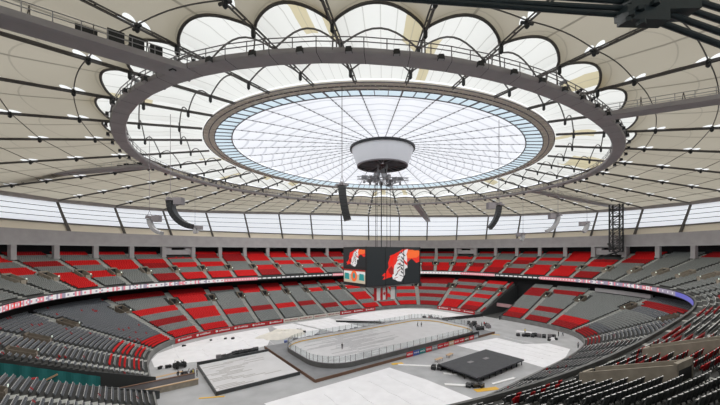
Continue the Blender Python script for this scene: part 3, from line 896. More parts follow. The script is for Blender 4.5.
# floodlights along the ring
fl0 = None
for k in range(72):
    p = 2 * PI * (k + .2) / 72
    r = cRING(p) + 1.6; c = (r * math.cos(p), r * math.sin(p), Z_RING + .1)
    lab = 'small dark floodlight bracketed to the outer edge of the oval catwalk'
    if fl0 is None:
        fl0 = thing('floodlight', lab, 'floodlight', c, p - PI / 2, 'catwalk floodlights')
        b = MB(); b.box((0, .15, -.15), (.8, .5, .6), taper=.8); b.build('housing', 'black', fl0, local=True)
        b = MB(); b.box((0, .15, -.47), (.66, .4, .06)); b.build('lens', 'steel_lt', fl0, local=True)
        b = MB(); b.beam((0, -.5, .5), (0, .1, .1), .1, .1); b.beam((-.42, .1, 0), (.42, .1, 0), .07, .07); b.build('bracket', 'black', fl0, local=True)
        ld = bpy.data.lights.new('flood_beam', 'SPOT'); ld.energy = FLOOD; ld.spot_size = math.radians(178); ld.spot_blend = .5; ld.shadow_soft_size = .4; ld.color = (1, .97, .94)
        lo = bpy.data.objects.new('flood_beam', ld); COL.objects.link(lo); lo.parent = fl0; lo.location = (0, .15, -.6)
    else: dup(fl0, c, p - PI / 2)
def cabinet(c, rz, size, label, m='black', group='catwalk equipment'):
    t = thing('equipment_cabinet', label, 'cabinet', c, rz, group)
    b = MB(); b.box((0, 0, size[2] / 2), size); b.build('casing', m, t, local=True)
    b = MB(); b.box((0, -size[1] / 2 - .02, size[2] * .5), (size[0] * .85, .05, size[2] * .85)); t2 = b.build('door', 'steel', t, local=True)
    b = MB(); b.box((0, -size[1] / 2 - .06, size[2] * .55), (size[0] * .1, .05, size[2] * .2)); b.build('handle', 'steel_lt', t2, local=True)
def catwalk(p, q, label, wd=2.6):
    p, q = Vector(p), Vector(q); d = (q - p).normalized(); s = Vector((-d.y, d.x, 0)).normalized()
    t = thing('radial_catwalk', label, 'catwalk', tuple(p), 0, 'radial catwalks')
    b = MB(); b.beam(p, q, wd, .3)
    for sg in (-1, 1): b.beam(p + s * sg * wd / 2 + Vector((0, 0, .2)), q + s * sg * wd / 2 + Vector((0, 0, .2)), .15, .7)
    b.build('deck', 'deck', t)
    b = MB(); L = (q - p).length
    for sg in (-1, 1):
        o = s * sg * wd / 2
        for z in (1.1, 1.65): b.tube([p + o + Vector((0, 0, z)), q + o + Vector((0, 0, z))], .055, 4)
        for i in range(int(L / 2.2) + 1):
            c = p + d * (i * 2.2) + o; b.beam(c + Vector((0, 0, .2)), c + Vector((0, 0, 1.68)), .08, .08)
    b.build('railing', 'steel_lt', t)
    for i in range(1, int(L / 5)):
        c = p + d * (i * 5.0); ph = math.atan2(c.y, c.x); zt = surf(ph, math.hypot(c.x, c.y)) - .8
        b = MB(); b.beam(c + s * -wd / 2 + Vector((0, 0, .3)), (c.x, c.y, zt), .09, .09); b.beam((c.x, c.y, zt), c + s * wd / 2 + Vector((0, 0, .3)), .09, .09); b.build('hanger', 'cable', t)
    return p, d, s
cwA = catwalk((-56.8, -28.3, 50.6), (-106, -31.5, 49.3), 'wide grey catwalk carrying lamps and cabinets, leading from the oval catwalk to the upper left', 2.9)
cwB = catwalk((-57.5, 28.5, 50.6), (-96, 64, 48.2), 'grey catwalk with crates reaching the facade at the left edge of the picture')
cwC = catwalk((62.4, -16.0, 50.4), (112, -30.5, 46.3), 'grey catwalk running to the dark lattice tower on the right')
cwD = catwalk((50.5, 34.5, 50.3), (92, 63, 46.6), 'grey catwalk running from the oval catwalk to the far facade')
cwE = catwalk((2.2, -55.6, 50.6), (9.5, -76, 49.6), 'grey catwalk leaving the oval catwalk toward the upper right')
p, d, s = cwA
for i, dd in enumerate((33, 28.5, 24, 19)):
    c = p + d * dd - s * 1.0
    t = thing('follow_spot', 'black follow spot on a stand on the wide catwalk, %s from the frame edge' % ORD[i + 1], 'follow spot', (c.x, c.y, c.z + .2), math.atan2(d.y, d.x), 'catwalk follow spots')
    b = MB(); b.tube([(0, 0, 0), (0, 0, 1.3)], .07, 6); b.lathe((0, 0, 0), [(.5, 0), (.1, .25)], 8); b.build('stand', 'black', t, local=True)
    b = MB(); b.tube([(0, .8, 1.8), (0, -.6, 1.45), (0, -1.0, 1.4)], [.3, .36, .42], 10); b.build('lamp_body', 'black', t, local=True)
    b = MB(); b.tube([(0, -1.0, 1.4), (0, -1.04, 1.39)], .34, 10); b.build('lens', 'steel_lt', t, local=True)
for i, (dd, sz) in enumerate(((10.6, (1.9, .9, 1.9)), (8.0, (1.6, .9, 2.6)), (6.0, (1.5, .9, 2.7)), (4.0, (1.3, .9, 2.4)))):
    c = p + d * dd - s * .7
    cabinet((c.x, c.y, c.z + .2), math.atan2(d.y, d.x), sz, 'dark equipment cabinet on the wide catwalk, %s from the oval catwalk' % ORD[4 - i])
p, d, s = cwB
for i in range(5):
    c = p + d * (1.5 + i * 2.0)
    cabinet((c.x, c.y, c.z + .2), math.atan2(d.y, d.x), (1.3, 1.0, .9 + .2 * (i % 2)), 'dark crate on the left catwalk, %s from the oval catwalk' % ORD[i + 1])
def spots(ph0, ph1, n, label, group):
    for i in range(n):
        ph = math.radians(ph0 + (ph1 - ph0) * (i + .5) / n); r = cRING(ph) + rnd.choice((-.6, .1, .7)); c = (r * math.cos(ph), r * math.sin(ph), Z_RING + .3)
        t = thing('stage_lamp', label, 'lamp', c, ph - PI / 2 + rnd.uniform(-.5, .5), group)
        b = MB(); b.tube([(0, 0, 0), (0, 0, 1.2)], .06, 5); b.box((0, 0, .08), (.6, .6, .12)); b.build('stand', 'steel_lt', t, local=True)
        b = MB(); b.tube([(0, .4, 1.55), (0, -.45, 1.25)], [.22, .3], 8); b.build('lamp_body', 'black' if i % 3 else 'steel_lt', t, local=True)
spots(196, 209, 9, 'lamp on a stand at the left near corner of the oval catwalk', 'corner catwalk lamps')
spots(256, 300, 18, 'lamp on a stand along the right near side of the oval catwalk', 'right catwalk lamps')
spots(165, 190, 8, 'lamp on a stand along the left side of the oval catwalk', 'left catwalk lamps')
spots(118, 140, 14, 'lamp on a stand on the far left arc of the oval catwalk', 'far catwalk lamps')
# dark lattice tower on the right facade
x, y = P(curve(105, 86, 2.8), math.radians(-17.6), -3.2)
t = thing('lattice_tower', 'dark lattice steel tower standing against the facade on the right', 'tower', (x, y, 26.5), math.radians(-16) - PI / 2)
b = MB()
for sx, sy in ((-1, -1), (1, -1), (1, 1), (-1, 1)): b.beam((sx * 1.9, sy * 1.1, 1.0), (sx * 1.9, sy * 1.1, 20.5), .42, .42)
b.build('post', 'black', t, local=True)
b = MB()
for i in range(8):
    z0, z1 = 1 + i * 2.43, 1 + (i + 1) * 2.43
    for sy in (-1, 1):
        b.beam((-1.9, sy * 1.1, z0), (1.9, sy * 1.1, z0), .25, .25); b.beam((-1.9, sy * 1.1, z0 if i % 2 else z1), (1.9, sy * 1.1, z1 if i % 2 else z0), .2, .2)
    for sx in (-1, 1): b.beam((sx * 1.9, -1.1, z0), (sx * 1.9, 1.1, z1), .18, .18)
b.build('lattice_brace', 'black', t, local=True)
b = MB()
for i in range(6): b.box((0, 0, 2.5 + i * 3.2), (3.0, 1.6, .15))
b.build('landing', 'black', t, local=True)
b = MB(); b.beam((2.4, -1.6, 1.2), (-1.0, -6.4, -1.0), .8, .5); b.beam((-2.4, -1.2, 4.4), (1.2, -1.6, -.4), .6, .5); b.build('stair_flight', 'black', t, local=True)

# ------------------------------------------------------------------ rigging, hanging screens
t = thing('rigging_grid', 'light grey lighting truss cluster hanging under the central hub', 'rigging', (0, 0, 48.6))
for i, (x0, y0, x1, y1, z) in enumerate(((-7.6, -2.6, 8.2, 4.0, 49.0), (-7.0, 3.5, 7.0, -4.2, 49.9), (-5.5, -3.5, -4.2, 3.6, 49.4), (4.0, -3.6, 5.3, 3.6, 49.4))):
    b = MB(); a, c = Vector((x0, y0, z)), Vector((x1, y1, z)); d = (c - a).normalized(); s = Vector((-d.y, d.x, 0)); L = (c - a).length
    for u in (-.4, .4):
        for h in (-.4, .4): b.tube([a + s * u + Vector((0, 0, h)), c + s * u + Vector((0, 0, h))], .08, 5)
    n = int(L / .9)
    for j in range(n):
        q0, q1 = a + d * (L * j / n), a + d * (L * (j + 1) / n); sg = 1 if j % 2 else -1
        for u in (-.4, .4): b.beam(q0 + s * u + Vector((0, 0, -.4 * sg)), q1 + s * u + Vector((0, 0, .4 * sg)), .06, .06)
        b.beam(q0 + s * -.4 + Vector((0, 0, -.4)), q0 + s * .4 + Vector((0, 0, -.4)), .06, .06)
    b.build('box_truss', 'steel_lt', t)
for i in range(12):
    a = 2 * PI * i / 12; r = 3.2 + 2.8 * (i % 3) / 2
    b = MB(); b.box((r * math.cos(a), r * math.sin(a) * .8, 49.6 + .5 * (i % 2)), (1.5, 1.0, 1.0), a); b.lathe((r * math.cos(a), r * math.sin(a) * .8, 48.3), [(.35, 0), (.3, .8)], 8, capbot=True); b.build('hoist', 'steel_lt', t)
b = MB()
for x, y in ((-1.3, 0), (1.3, .4), (0, 1.4), (.2, -1.4)): b.beam((x, y, 49.6), (x * 1.4, y * 1.4, Z_HB + .3), .28, .28)
b.box((.7, 0, 52.0), (1.3, 1.3, 2.0)); b.box((-1.2, .3, 51.6), (.8, .8, 1.6)); b.build('hanger', 'steel_lt', t)
b = MB(); b.box((.9, -.3, 52.2), (.9, .9, 1.3)); b.build('winch', 'black', t)

SX, SY, SZ0, SZ1 = 21.2, 11.2, 17.8, 28.9
t = thing('hanging_scoreboard', 'black four-sided screen cube with red and white artwork hanging over the rink', 'scoreboard', (0, 0, SZ0))
b = MB(); b.box((0, 0, (SZ0 + SZ1) / 2), (SX, SY, SZ1 - SZ0))
b.build('frame', 'black', t)
b = MB()
n = len(b.v)
for (x, y, z) in ((-SX/2, -SY/2, SZ0), (SX/2, -SY/2, SZ0), (SX/2, SY/2, SZ0), (-SX/2, SY/2, SZ0), (-SX*.36, -SY*.36, 17.2), (SX*.36, -SY*.36, 17.2), (SX*.36, SY*.36, 17.2), (-SX*.36, SY*.36, 17.2)): b.v.append((x, y, z))
for q in ((0,1,5,4),(1,2,6,5),(2,3,7,6),(3,0,4,7),(4,5,6,7),(3,2,1,0)): b.face(q)
b.build('lower_taper', 'black', t)
def blob_poly(pts, mi, mb, place):
    n = len(mb.v); mb.v += [place(*p) for p in pts]; mb.face([n + i for i in range(len(pts))], mi)
def artwork(place, wd, ht, x0=0.0, sc_=1.0):
    """loose red splash with a pale jagged figure on black; coordinates in screen halves"""
    m = MB(); lay = [0.0]
    def pl(u, v): lay_ = lay[0]; return place(x0 + u * sc_, v, lay_)
    R = random.Random(3)
    blob_poly([(-wd/2, -ht/2), (wd/2, -ht/2), (wd/2, ht/2), (-wd/2, ht/2)], 0, m, lambda u, v: place(u, v, 0))
    return m, pl, lay
def screen_face(name, place, wd, ht, cx, k):
    m = MB()
    blob_poly([(-wd/2, -ht/2), (wd/2, -ht/2), (wd/2, ht/2), (-wd/2, ht/2)], 0, m, lambda u, v: place(u, v, .02))
    R = random.Random(3)
    def star(x, y, a, c, n, mi, dz, jag=.25, rot=0.0):
        pts = []
        for i in range(n):
            th = 2 * PI * i / n; f = 1 + (R.random() - .5) * 2 * jag
            px, py = a * f * math.cos(th), c * f * math.sin(th)
            pts.append((max(-wd/2, min(wd/2, cx + (x + px * math.cos(rot) - py * math.sin(rot)) * k)), max(-ht/2, min(ht/2, y + px * math.sin(rot) + py * math.cos(rot)))))
        blob_poly(pts, mi, m, lambda u, v: place(u, v, dz))
    star(.6, 2.6, 3.6, 2.0, 18, 1, .05, .15, .35)          # red sweep, upper right
    star(3.2, 3.4, 2.6, 1.2, 16, 5, .06, .15, .1)
    star(4.6, 2.2, 1.2, 1.6, 12, 1, .055, .3, .2)
    star(-1.4, .2, 1.7, 3.2, 16, 1, .05, .25, -.35)
    star(-3.0, -2.6, 1.6, .9, 14, 1, .05, .35, .7)
    star(-2.0, -1.6, .8, 1.4, 10, 2, .06, .3, .4)
    star(.1, -.3, 1.75, 4.3, 22, 3, .08, .13, -.16)        # pale figure
    star(.9, 3.2, .7, 1.6, 9, 3, .08, .3, -.5)
    star(-1.2, -3.2, .9, 1.0, 9, 3, .08, .3, .4)
    for i in range(15):                                    # dark splits between the pale splinters
        yy = -3.6 + i * .52; xx = .12 * yy + (.55 if i % 2 else -.5) + R.uniform(-.35, .35)
        star(xx, yy, R.uniform(.10, .2), R.uniform(.45, .85), 7, 0 if i % 4 else 2, .11, .35, R.uniform(.5, 1.3) * (1 if i % 2 else -1))
    star(-1.3, 1.6, .5, 1.5, 9, 1, .12, .35, -.3); star(1.5, -1.8, .45, 1.4, 9, 0, .12, .3, -.2); star(1.3, .9, .3, .9, 8, 1, .12, .3, .5)
    return m.build(name, ['s_black', 's_red', 's_dred', 's_white', 's_cream', 's_orange'], t)
zc_ = (SZ0 + SZ1) / 2 + .1; hh_ = SZ1 - SZ0 - .5
screen_face('long_screen', lambda u, v, d: (u, -SY / 2 - d, zc_ + v), SX - .6, hh_, 2.2, 1.55)
screen_face('long_screen', lambda u, v, d: (-u, SY / 2 + d, zc_ + v), SX - .6, hh_, 2.2, 1.55)
for sg in (-1, 1):
    f = lambda u, v, d: (sg * (SX / 2 + d), sg * u, zc_ + 2.3 + v * .52)
    screen_face('end_screen_upper', f, SY - .8, 9.8, .4, .95)
    m = MB(); g = lambda u, v, d: (sg * (SX / 2 + d), sg * u, zc_ - 2.9 + v)
    blob_poly([(-5.2, -1.9), (5.2, -1.9), (5.2, 1.9), (-5.2, 1.9)], 0, m, lambda u, v: g(u, v, .03))
    blob_poly([(-5.2, .5), (5.2, .5), (5.2, 1.3), (-5.2, 1.3)], 1, m, lambda u, v: g(u, v, .05))
    blob_poly([(-5.2, 1.45), (5.2, 1.45), (5.2, 1.9), (-5.2, 1.9)], 4, m, lambda u, v: g(u, v, .05))
    for x in (-3.6, 3.6): blob_poly([(x - 1.2, -1.0), (x + 1.2, -1.1), (x + 1.0, .7), (x - 1.0, .8)], 2, m, lambda u, v: g(u, v, .07))
    blob_poly([(1.5 * math.cos(2*PI*i/14), 1.6 * math.sin(2*PI*i/14)) for i in range(14)], 3, m, lambda u, v: g(u, v, .09))
    blob_poly([(.6 * math.cos(2*PI*i/10), .1 + .9 * math.sin(2*PI*i/10)) for i in range(10)], 2, m, lambda u, v: g(u, v, .11))
    m.build('end_screen_lower', ['s_cream', 's_white', 's_teal', 's_orange', 's_dred'], t)
for x in (-SX / 2, -SX / 6, SX / 6, SX / 2):
    b = MB(); b.box((x, -SY / 2, (SZ0 + SZ1) / 2), (.25, .2, SZ1 - SZ0 + .1)); b.build('corner_post', 'black', t)
b = MB()
for x, y in ((-2.6, -.6), (-2.0, .8), (-1.0, -.6), (.2, .6), (2.2, .4), (2.8, -.5)):
    b = MB(); b.tube([(x, y, SZ1), (x, y, 49)], .075, 4); b.build('suspension_cable', 'black', t)
# flags hung under the screens
fx, fy = -4.2, -3.2
for i, (xx, lab) in enumerate(((-4.6, 'plain red and pale banner hanging below the screen cube, next to the maple leaf flag'), (-1.9, 'red and white maple leaf flag hanging below the screen cube'), (1.9, 'pale grey and red banner hanging below the screen cube, right of the flag'))):
    tt = thing('hanging_flag', lab, 'flag', (xx, -3.0, 13.5), 0, 'flags under the screens')
    def fp(u, v, d): return (xx + u, -3.0 - d + .10 * math.sin(u * 3), 15.2 + v)
    b = MB(); wd = 1.15 if i != 1 else 1.25
    for a0, a1, mi in (((-wd, -wd * .5, 0), (-wd * .5, wd * .5, 1), (wd * .5, wd, 0)) if i == 1 else ((-wd, -.2, 0), (-.2, wd, 1)) if i == 0 else ((-wd, wd * .5, 2), (wd * .5, wd, 0)))[0:3] if False else ([(-wd, -wd * .5, 0), (-wd * .5, wd * .5, 1), (wd * .5, wd, 0)] if i == 1 else [(-wd, -.2, 0), (-.2, wd, 1)] if i == 0 else [(-wd, wd * .5, 1), (wd * .5, wd, 2)]):
        for dd in (0, .06): blob_poly([(a0, -1.9), (a1, -1.9), (a1, 1.7), (a0, 1.7)], mi, b, lambda u, v: fp(u, v, dd))
    b.build('cloth', ['adred', 'white', 'jgrey'], tt)
    if i == 1:
        leaf = [(0, .85), (.14, .5), (.32, .6), (.28, .2), (.52, .42), (.58, .25), (.8, .28), (.68, .02), (.78, -.1), (.38, -.4), (.42, -.55), (.05, -.5), (.04, -.85), (-.04, -.85), (-.05, -.5), (-.42, -.55), (-.38, -.4), (-.78, -.1), (-.68, .02), (-.8, .28), (-.58, .25), (-.52, .42), (-.28, .2), (-.32, .6), (-.14, .5)]
        b = MB(); blob_poly([(x * .7, y * .9) for x, y in leaf], 0, b, lambda u, v: fp(u, v, .12)); b.build('maple_leaf', 'adred', tt)
    b = MB(); b.tube([(xx - wd, -3.0, 16.95), (xx + wd, -3.0, 16.95)], .06, 6); b.tube([(xx - wd * .7, -3.0, 16.95), (xx - wd * .7, -3.0, 17.25)], .04, 4); b.tube([(xx + wd * .7, -3.0, 16.95), (xx + wd * .7, -3.0, 17.25)], .04, 4); b.build('hanging_bar', 'black', tt)

# hanging line-array loudspeakers
def array(X, Y, ztop, n, turn, face, label, zroof, m='black', cab=(2.0, .9, .52), crate=True):
    x, y = from_cam(X, Y)
    t = thing('line_array_speaker', label, 'loudspeaker', (x, y, ztop), 0, 'hanging loudspeakers')
    a, pt = math.radians(4), Vector((0, 0, -.6)); f = Vector((math.cos(face), math.sin(face), 0))
    for i in range(n):
        d = Vector((f.x * math.sin(a), f.y * math.sin(a), -math.cos(a)))
        q = pt + d * cab[2]; b = MB()
        wv_ = Vector((-f.y, f.x, 0)); dp = wv_.cross(d); b.obox((pt + q) / 2, wv_ * cab[0] / 2, dp * cab[1] / 2, d * (cab[2] / 2 - .02)); b.build('speaker_box', m, t, local=True)
        pt = q; a += turn
    b = MB(); b.box((0, 0, -.35), (1.6, 1.6, .25)); b.box((0, 0, -.1), (.4, 2.0, .3), face); b.build('fly_frame', 'steel', t, local=True)
    b = MB(); b.tube([(-.5, 0, -.3), (0, 0, 1.2), (0, 0, zroof - ztop)], .055, 4); b.tube([(.5, 0, -.3), (0, 0, 1.2)], .05, 4); b.build('suspension_cable', 'steel', t, local=True)
    if crate:
        e = Vector((math.cos(face), math.sin(face), 0)) * 1.6
        b = MB(); b.box((e.x, e.y, -.6), (1.5, 1.2, 1.3), face); b.beam((e.x, e.y, 0), (0, 0, -.2), .3, .3); b.build('amplifier_rack', 'steel', t, local=True)
rg_ = lambda X, sgn: math.atan2(-sgn * math.sin(YAW), sgn * math.cos(YAW))
array((342 - 360) / F_PX * 53, 53, 27.66 + (HORIZON - 183) / F_PX * 53, 10, .022, -YAW, 'tall black line array hanging near the middle, just left of the hub', 54.6, 'black', (2.1, 1.2, .56), False)
array(-181 / F_PX * 60 - 1.6, 60, 27.66 + (HORIZON - 198) / F_PX * 60, 12, .115, -YAW, 'black curved line array with a grey rack hanging on the left', 53.2, 'black', (1.5, .95, .56))
array(-205 / F_PX * 70 - 1.2, 70, 27.66 + (HORIZON - 216) / F_PX * 70, 11, .13, -YAW, 'grey curved line array beside the bigger black one on the left', 52.8, 'steel_lt', (1.1, .7, .42))
array(-165 / F_PX * 105, 105, 27.66 + (HORIZON - 226) / F_PX * 105, 3, .12, -YAW, 'small pale speaker cluster in front of the left facade', 52.0, 'steel_lt', (1.4, 1.0, .6))
array(139 / F_PX * 65, 65, 27.66 + (HORIZON - 203) / F_PX * 65, 10, .075, PI - YAW, 'black curved line array hanging right of the hub', 54.2, 'black', (1.2, .8, .5))
array(198 / F_PX * 85, 85, 27.66 + (HORIZON - 214) / F_PX * 85, 11, .12, PI - YAW, 'grey curved line array hanging in front of the right facade', 51.4, 'steel_lt', (1.1, .75, .5))
array(227 / F_PX * 105, 105, 27.66 + (HORIZON - 222) / F_PX * 105, 5, .18, PI - YAW, 'pale speaker cluster farthest right in front of the facade', 50.2, 'steel_lt', (1.2, 1.0, .6))
array(163 / F_PX * 118, 118, 27.66 + (HORIZON - 233) / F_PX * 118, 4, .15, PI - YAW, 'small pale speaker cluster low before the far facade', 52.2, 'steel_lt', (1.3, 1.0, .6))

# bundle of thick dark cables and clamp above the camera seats
t = thing('roof_stay_cables', 'bundle of thick dark stay cables in a clamp at the upper right', 'stay cables', (*from_cam(16, 21), 42))
def cp(u, v, Y): return (*from_cam((u - 360) / F_PX * Y, Y), EYE + (HORIZON - v) / F_PX * Y)
for i, (u0, v0, u1, v1) in enumerate(((626, 2, 440, -11), (626, 8.7, 440, .2), (632, 15.8, 440, 1.0))):
    b = MB(); b.tube([cp(u0, v0, 21), cp(u1 - 120, v1 - 8, 21.0)], .165, 10); b.build('cable', 'teal_steel', t)
for i, (v0, v1) in enumerate(((12, 47), (5, 35.5), (-2, 24), (-9, 13))):
    b = MB(); b.tube([cp(648 + i * 12, v0 + 6, 21 + i * .25), cp(800, v1 + 27 - i * 2, 21 + i * .4)], .19, 10); b.build('cable', 'teal_steel', t)
b = MB(); b.beam(cp(622, 6, 21), cp(690, 4, 21.4), 1.3, 1.45); b.build('clamp_body', 'teal_steel', t)
b = MB(); b.beam(cp(622, 16, 20.4), cp(664, 17, 20.6), .8, .9); b.build('clamp_jaw', 'teal_steel', t)
for u, v in ((627, 22), (641, 24), (630, 16), (640, 10), (655, 4)):
    b = MB(); b.tube([cp(u, v - 3, 20.0), cp(u, v + 1, 20.0)], .26, 6); b.build('bolt', 'teal_steel', t)

# ------------------------------------------------------------------ ribbon board and rink-side advertising
t = thing('ribbon_board', 'long lit ribbon screen with pink, white and violet messages on the upper deck front', 'ribbon screen', (0, 0, 14.95))
nrb = 900
rp_ = UPP.ring(-.18, 0, nrb)
b = MB(); b.sweep(UPP.ring(-.16, 15.0, 300), [(0, 0), (.14, 0), (.14, 1.65), (0, 1.65)]); b.build('casing', 'black', t)
R = random.Random(12)
scheme = []
while len(scheme) < nrb:
    c = R.choice(['w', 'w', 'p', 'p', 'v', 'k', 'b'])
    scheme += [c] * R.randint(5, 16)
b = MB()
CI = {'w': 0, 'p': 1, 'v': 2, 'k': 3, 'b': 4, 'r': 5}
def seg_col(i):
    x, y, _, nx, ny = rp_[i]
    X, Y, Z = proj(x, y, 15.9); u = 360 + F_PX * X / Y if Y > 1 else -1
    if 258 < u < 333 or 495 < u < 541: return 'k'
    if 90 < u < 225: return 'w' if R.random() < .75 else ('v' if R.random() < .6 else 'p')
    if 225 <= u <= 258 or 333 <= u < 345 or 462 < u <= 495 or 541 <= u < 575: return 'p'
    if 420 <= u <= 462: return 'w'
    if u > 660: return 'b' if u > 676 else 'v'
    if 575 <= u <= 660: return 'v' if R.random() < .5 else R.choice('wp')
    if 0 < u <= 30: return R.choice('ppprw')
    if 30 < u <= 90: return R.choice('wwwvpp')
    return scheme[i]
cols_ = [seg_col(i) for i in range(nrb)]
b = MB(); e = .03
for i in range(nrb):
    x0, y0, _, nx, ny = rp_[i]
    for z in (15.2, 15.55, 16.1, 16.45): b.v.append((x0 - nx * e, y0 - ny * e, z))
for i in range(nrb):
    j = (i + 1) % nrb; c = CI[cols_[i]]; m_ = c
    if cols_[i] == 'w' and i % 3 == 1: m_ = R.choice((1, 2, 2))
    elif cols_[i] == 'k' and i % 4: m_ = 0
    elif cols_[i] == 'p' and i % 2: m_ = 0
    elif cols_[i] == 'v' and i % 5 == 1: m_ = 0
    for h, q in ((0, c), (1, m_), (2, c)): b.face((i * 4 + h, i * 4 + h + 1, j * 4 + h + 1, j * 4 + h), q)
b.build('screen', ['s_white', 's_pink', 's_violet', 's_black', 's_blue', 's_red'], t)

t = thing('concrete_ledge', 'long pale concrete ledge under the ribbon screen at the right', 'ledge', (*[float(v) for v in LOW.at(lo_aisle[14], 25.5)], zl(25.5)))
b = MB(); b.sweep(LOW.ring(25.4, zl(25.4), 14, lo_aisle[15] - .5, lo_aisle[14] - 1.0), [(0, .3), (.8, .3), (.8, 1.5), (0, 1.5)], closed=False); b.build('parapet', 'beam', t)
b = MB(); b.sweep(LOW.ring(25.3, zl(25.4), 14, lo_aisle[15] - .5, lo_aisle[14] - 1.0), [(0, 1.5), (1.0, 1.5), (1.0, 1.65), (0, 1.65)], closed=False); b.build('coping', 'steel_lt', t)
t = thing('tunnel_banner', 'pale pinkish banner hanging across the far tunnel mouth', 'banner', (70, 0, 2.6))
b = MB(); b.box((70, 0, 4.0), (.08, 7.4, 1.5)); b.build('cloth', mat('pink_cloth', (.55, .33, .34), .8), t)
b = MB(); b.tube([(70, -4.0, 4.85), (70, 4.0, 4.85)], .07, 6); b.build('rail', 'black', t)

# field wall
def wall_part(a, b_):
    m = MB(); n = max(8, int((b_ - a) / 1.5))
    m.sweep(LOW.ring(-.35, 0, n, a, b_), [(0, 0), (.3, 0), (.3, 1.55), (0, 1.55)], closed=False); return m
cut = sorted(tunnels)
m1 = wall_part(cut[0][1], cut[1][0]); m2 = wall_part(cut[1][1], cut[0][0] + LOW.len)
struct('wall_field_far', m1, 'concrete'); struct('wall_field_near', m2, 'concrete')
def ad_board(q, L, label, col, kind, group='field wall advertising boards'):
    (xa, ya), (xb, yb) = (tuple(float(v) for v in LOW.at(q + f * L / 2, -.5)) for f in (-1, 1)); x, y = (xa + xb) / 2, (ya + yb) / 2
    rz = math.atan2(yb - ya, xb - xa) + PI
    t = thing('advertising_board', label, 'advertising board', (x, y, 0), rz, group)
    b = MB(); b.box((0, 0, .85), (L - .25, .10, 1.5)); b.build('board', col, t, local=True)
    b = MB(); R2 = random.Random(int(q * 10))
    if kind == 'logo':
        n = len(b.v); x0 = -L * .30
        b.v += [(x0 + .42 * math.cos(2 * PI * i / 12), -.07, .88 + .36 * math.sin(2 * PI * i / 12)) for i in range(12)]; b.face(range(n, n + 12))
        xx = x0 + .75
        while xx < L * .36:
            wd = R2.uniform(.16, .30); h = R2.choice((.34, .42, .55)); b.box((xx + wd / 2, -.065, .66 + h / 2), (wd, .03, h)); xx += wd + .12
    else:
        xx = -L * .42
        while xx < L * .42:
            wd = R2.uniform(.14, .26); b.box((xx + wd / 2, -.065, .9), (wd, .03, R2.uniform(.4, .75))); xx += wd + R2.uniform(.1, .3)
    b.build('lettering', 'white' if kind == 'logo' else 'dred', t, local=True)
q0, q1 = lo_aisle[12] + 4, (lo_aisle[0] + 3 * stepL)
n = int((q1 - q0) / 6.2)
for i in range(n):
    q = q0 + (q1 - q0) * (i + .5) / n
    x, y = (float(v) for v in LOW.at(q, 0)); X, Y, Z = proj(x, y, 1); u = 360 + F_PX * X / Y
    if 376 < u < 440 or any(p0 - 5 < q % LOW.len < p1 + 5 for p0, p1 in tunnels): continue
    if 281 < u < 333: ad_board(q, (q1 - q0) / n, 'pale pinkish board with dense dark and red lettering at the foot of the far stand', 'tarp2', 'text', 'pale boards on the far wall')
    else: ad_board(q, (q1 - q0) / n, 'red advertising board with small white lettering at the foot of the far stand', 'adred', 'logo')

# tunnels through both ends of the lower tier
for sg, nm in ((1, 'far'), (-1, 'near')):
    mb = MB()
    for sy in (-1, 1): mb.box((sg * 75, sy * (TUN + .05), 5.6), (33, .25, 11.2))
    # keep the side walls under the slope of the seats
    for i, v in enumerate(mb.v):
        d = max(0.0, abs(v[0]) - 59.4)
        if v[2] > 5: mb.v[i] = (v[0], v[1], zl(min(d, D_LO)) + .12)
    struct('wall_tunnel_' + nm, mb, 'dgrey')
    mb = MB(); mb.box((sg * 89.0, 0, 6), (.3, 8.4, 12)); struct('wall_tunnel_end_' + nm, mb, 'dark')
t = thing('tunnel_drape', 'teal drape with crossing pale poles along the tunnel wall at the lower left', 'drape', (-78, 3.75, .2))
b = MB(); b.grid(lambda u, v: (-88.5 + u * 21, 3.72 + .10 * math.sin(u * 60), .2 + v * (zl(28.8 - u * 21) - 1.0), u, v), [i / 60 for i in range(61)], [0, .5, 1]); b.uv = None; b.build('cloth', 'teal', t)
for (xa, za, xb, zb) in ((-88, 8.4, -80, 1.0), (-84, .8, -73.5, 5.6)):
    b = MB(); b.beam((xa, 3.45, za), (xb, 3.45, zb), .25, .3); b.build('pole', 'tan', t)
for (xa, za, ln) in ((-83, 5.2, 7), (-80, 3.6, 7)):
    b = MB(); b.tube([(xa + ln * i / 8, 3.5, za + .3 * math.sin(i)) for i in range(9)], [.25 + .12 * math.sin(i * 2.) for i in range(9)], 7); b.build('red_roll', 'adred', t)

# ------------------------------------------------------------------ rink
RX, RY, RC, RZ = 30.5, 13.0, 8.5, .9
RCX, RCY = 2.2, -.4
def rink_outline(off=0.0, n=10):
    pts = []
    for cx, cy, a0 in ((RX - RC, RY - RC, 0), (-RX + RC, RY - RC, 90), (-RX + RC, -RY + RC, 180), (RX - RC, -RY + RC, 270)):
        for i in range(n + 1):
            a = math.radians(a0 + 90 * i / n); pts.append((RCX + cx + (RC + off) * math.cos(a), RCY + cy + (RC + off) * math.sin(a)))
    return pts
def dense(pts, step=2.4):
    out = []
    for i, p in enumerate(pts):
        q = pts[(i + 1) % len(pts)]; L = math.hypot(q[0] - p[0], q[1] - p[1]); k = max(1, int(L / step))
        out += [(p[0] + (q[0] - p[0]) * j / k, p[1] + (q[1] - p[1]) * j / k) for j in range(k)]
    return out
t = thing('rink_platform', 'dark raised apron deck surrounding the ice rink', 'platform', (RCX, RCY, 0))
b = MB(); b.poly([(-31.5, -15.2), (36.5, -15.2), (36.5, 14.6), (-31.5, 14.6)], 0, .55); b.build('deck', 'apron', t)
b = MB(); b.box((2.5, -15.28, .35), (68, .12, .7)); b.box((-31.58, -.3, .35), (.12, 29.8, .7)); b.build('red_edge_board', 'brown', t)
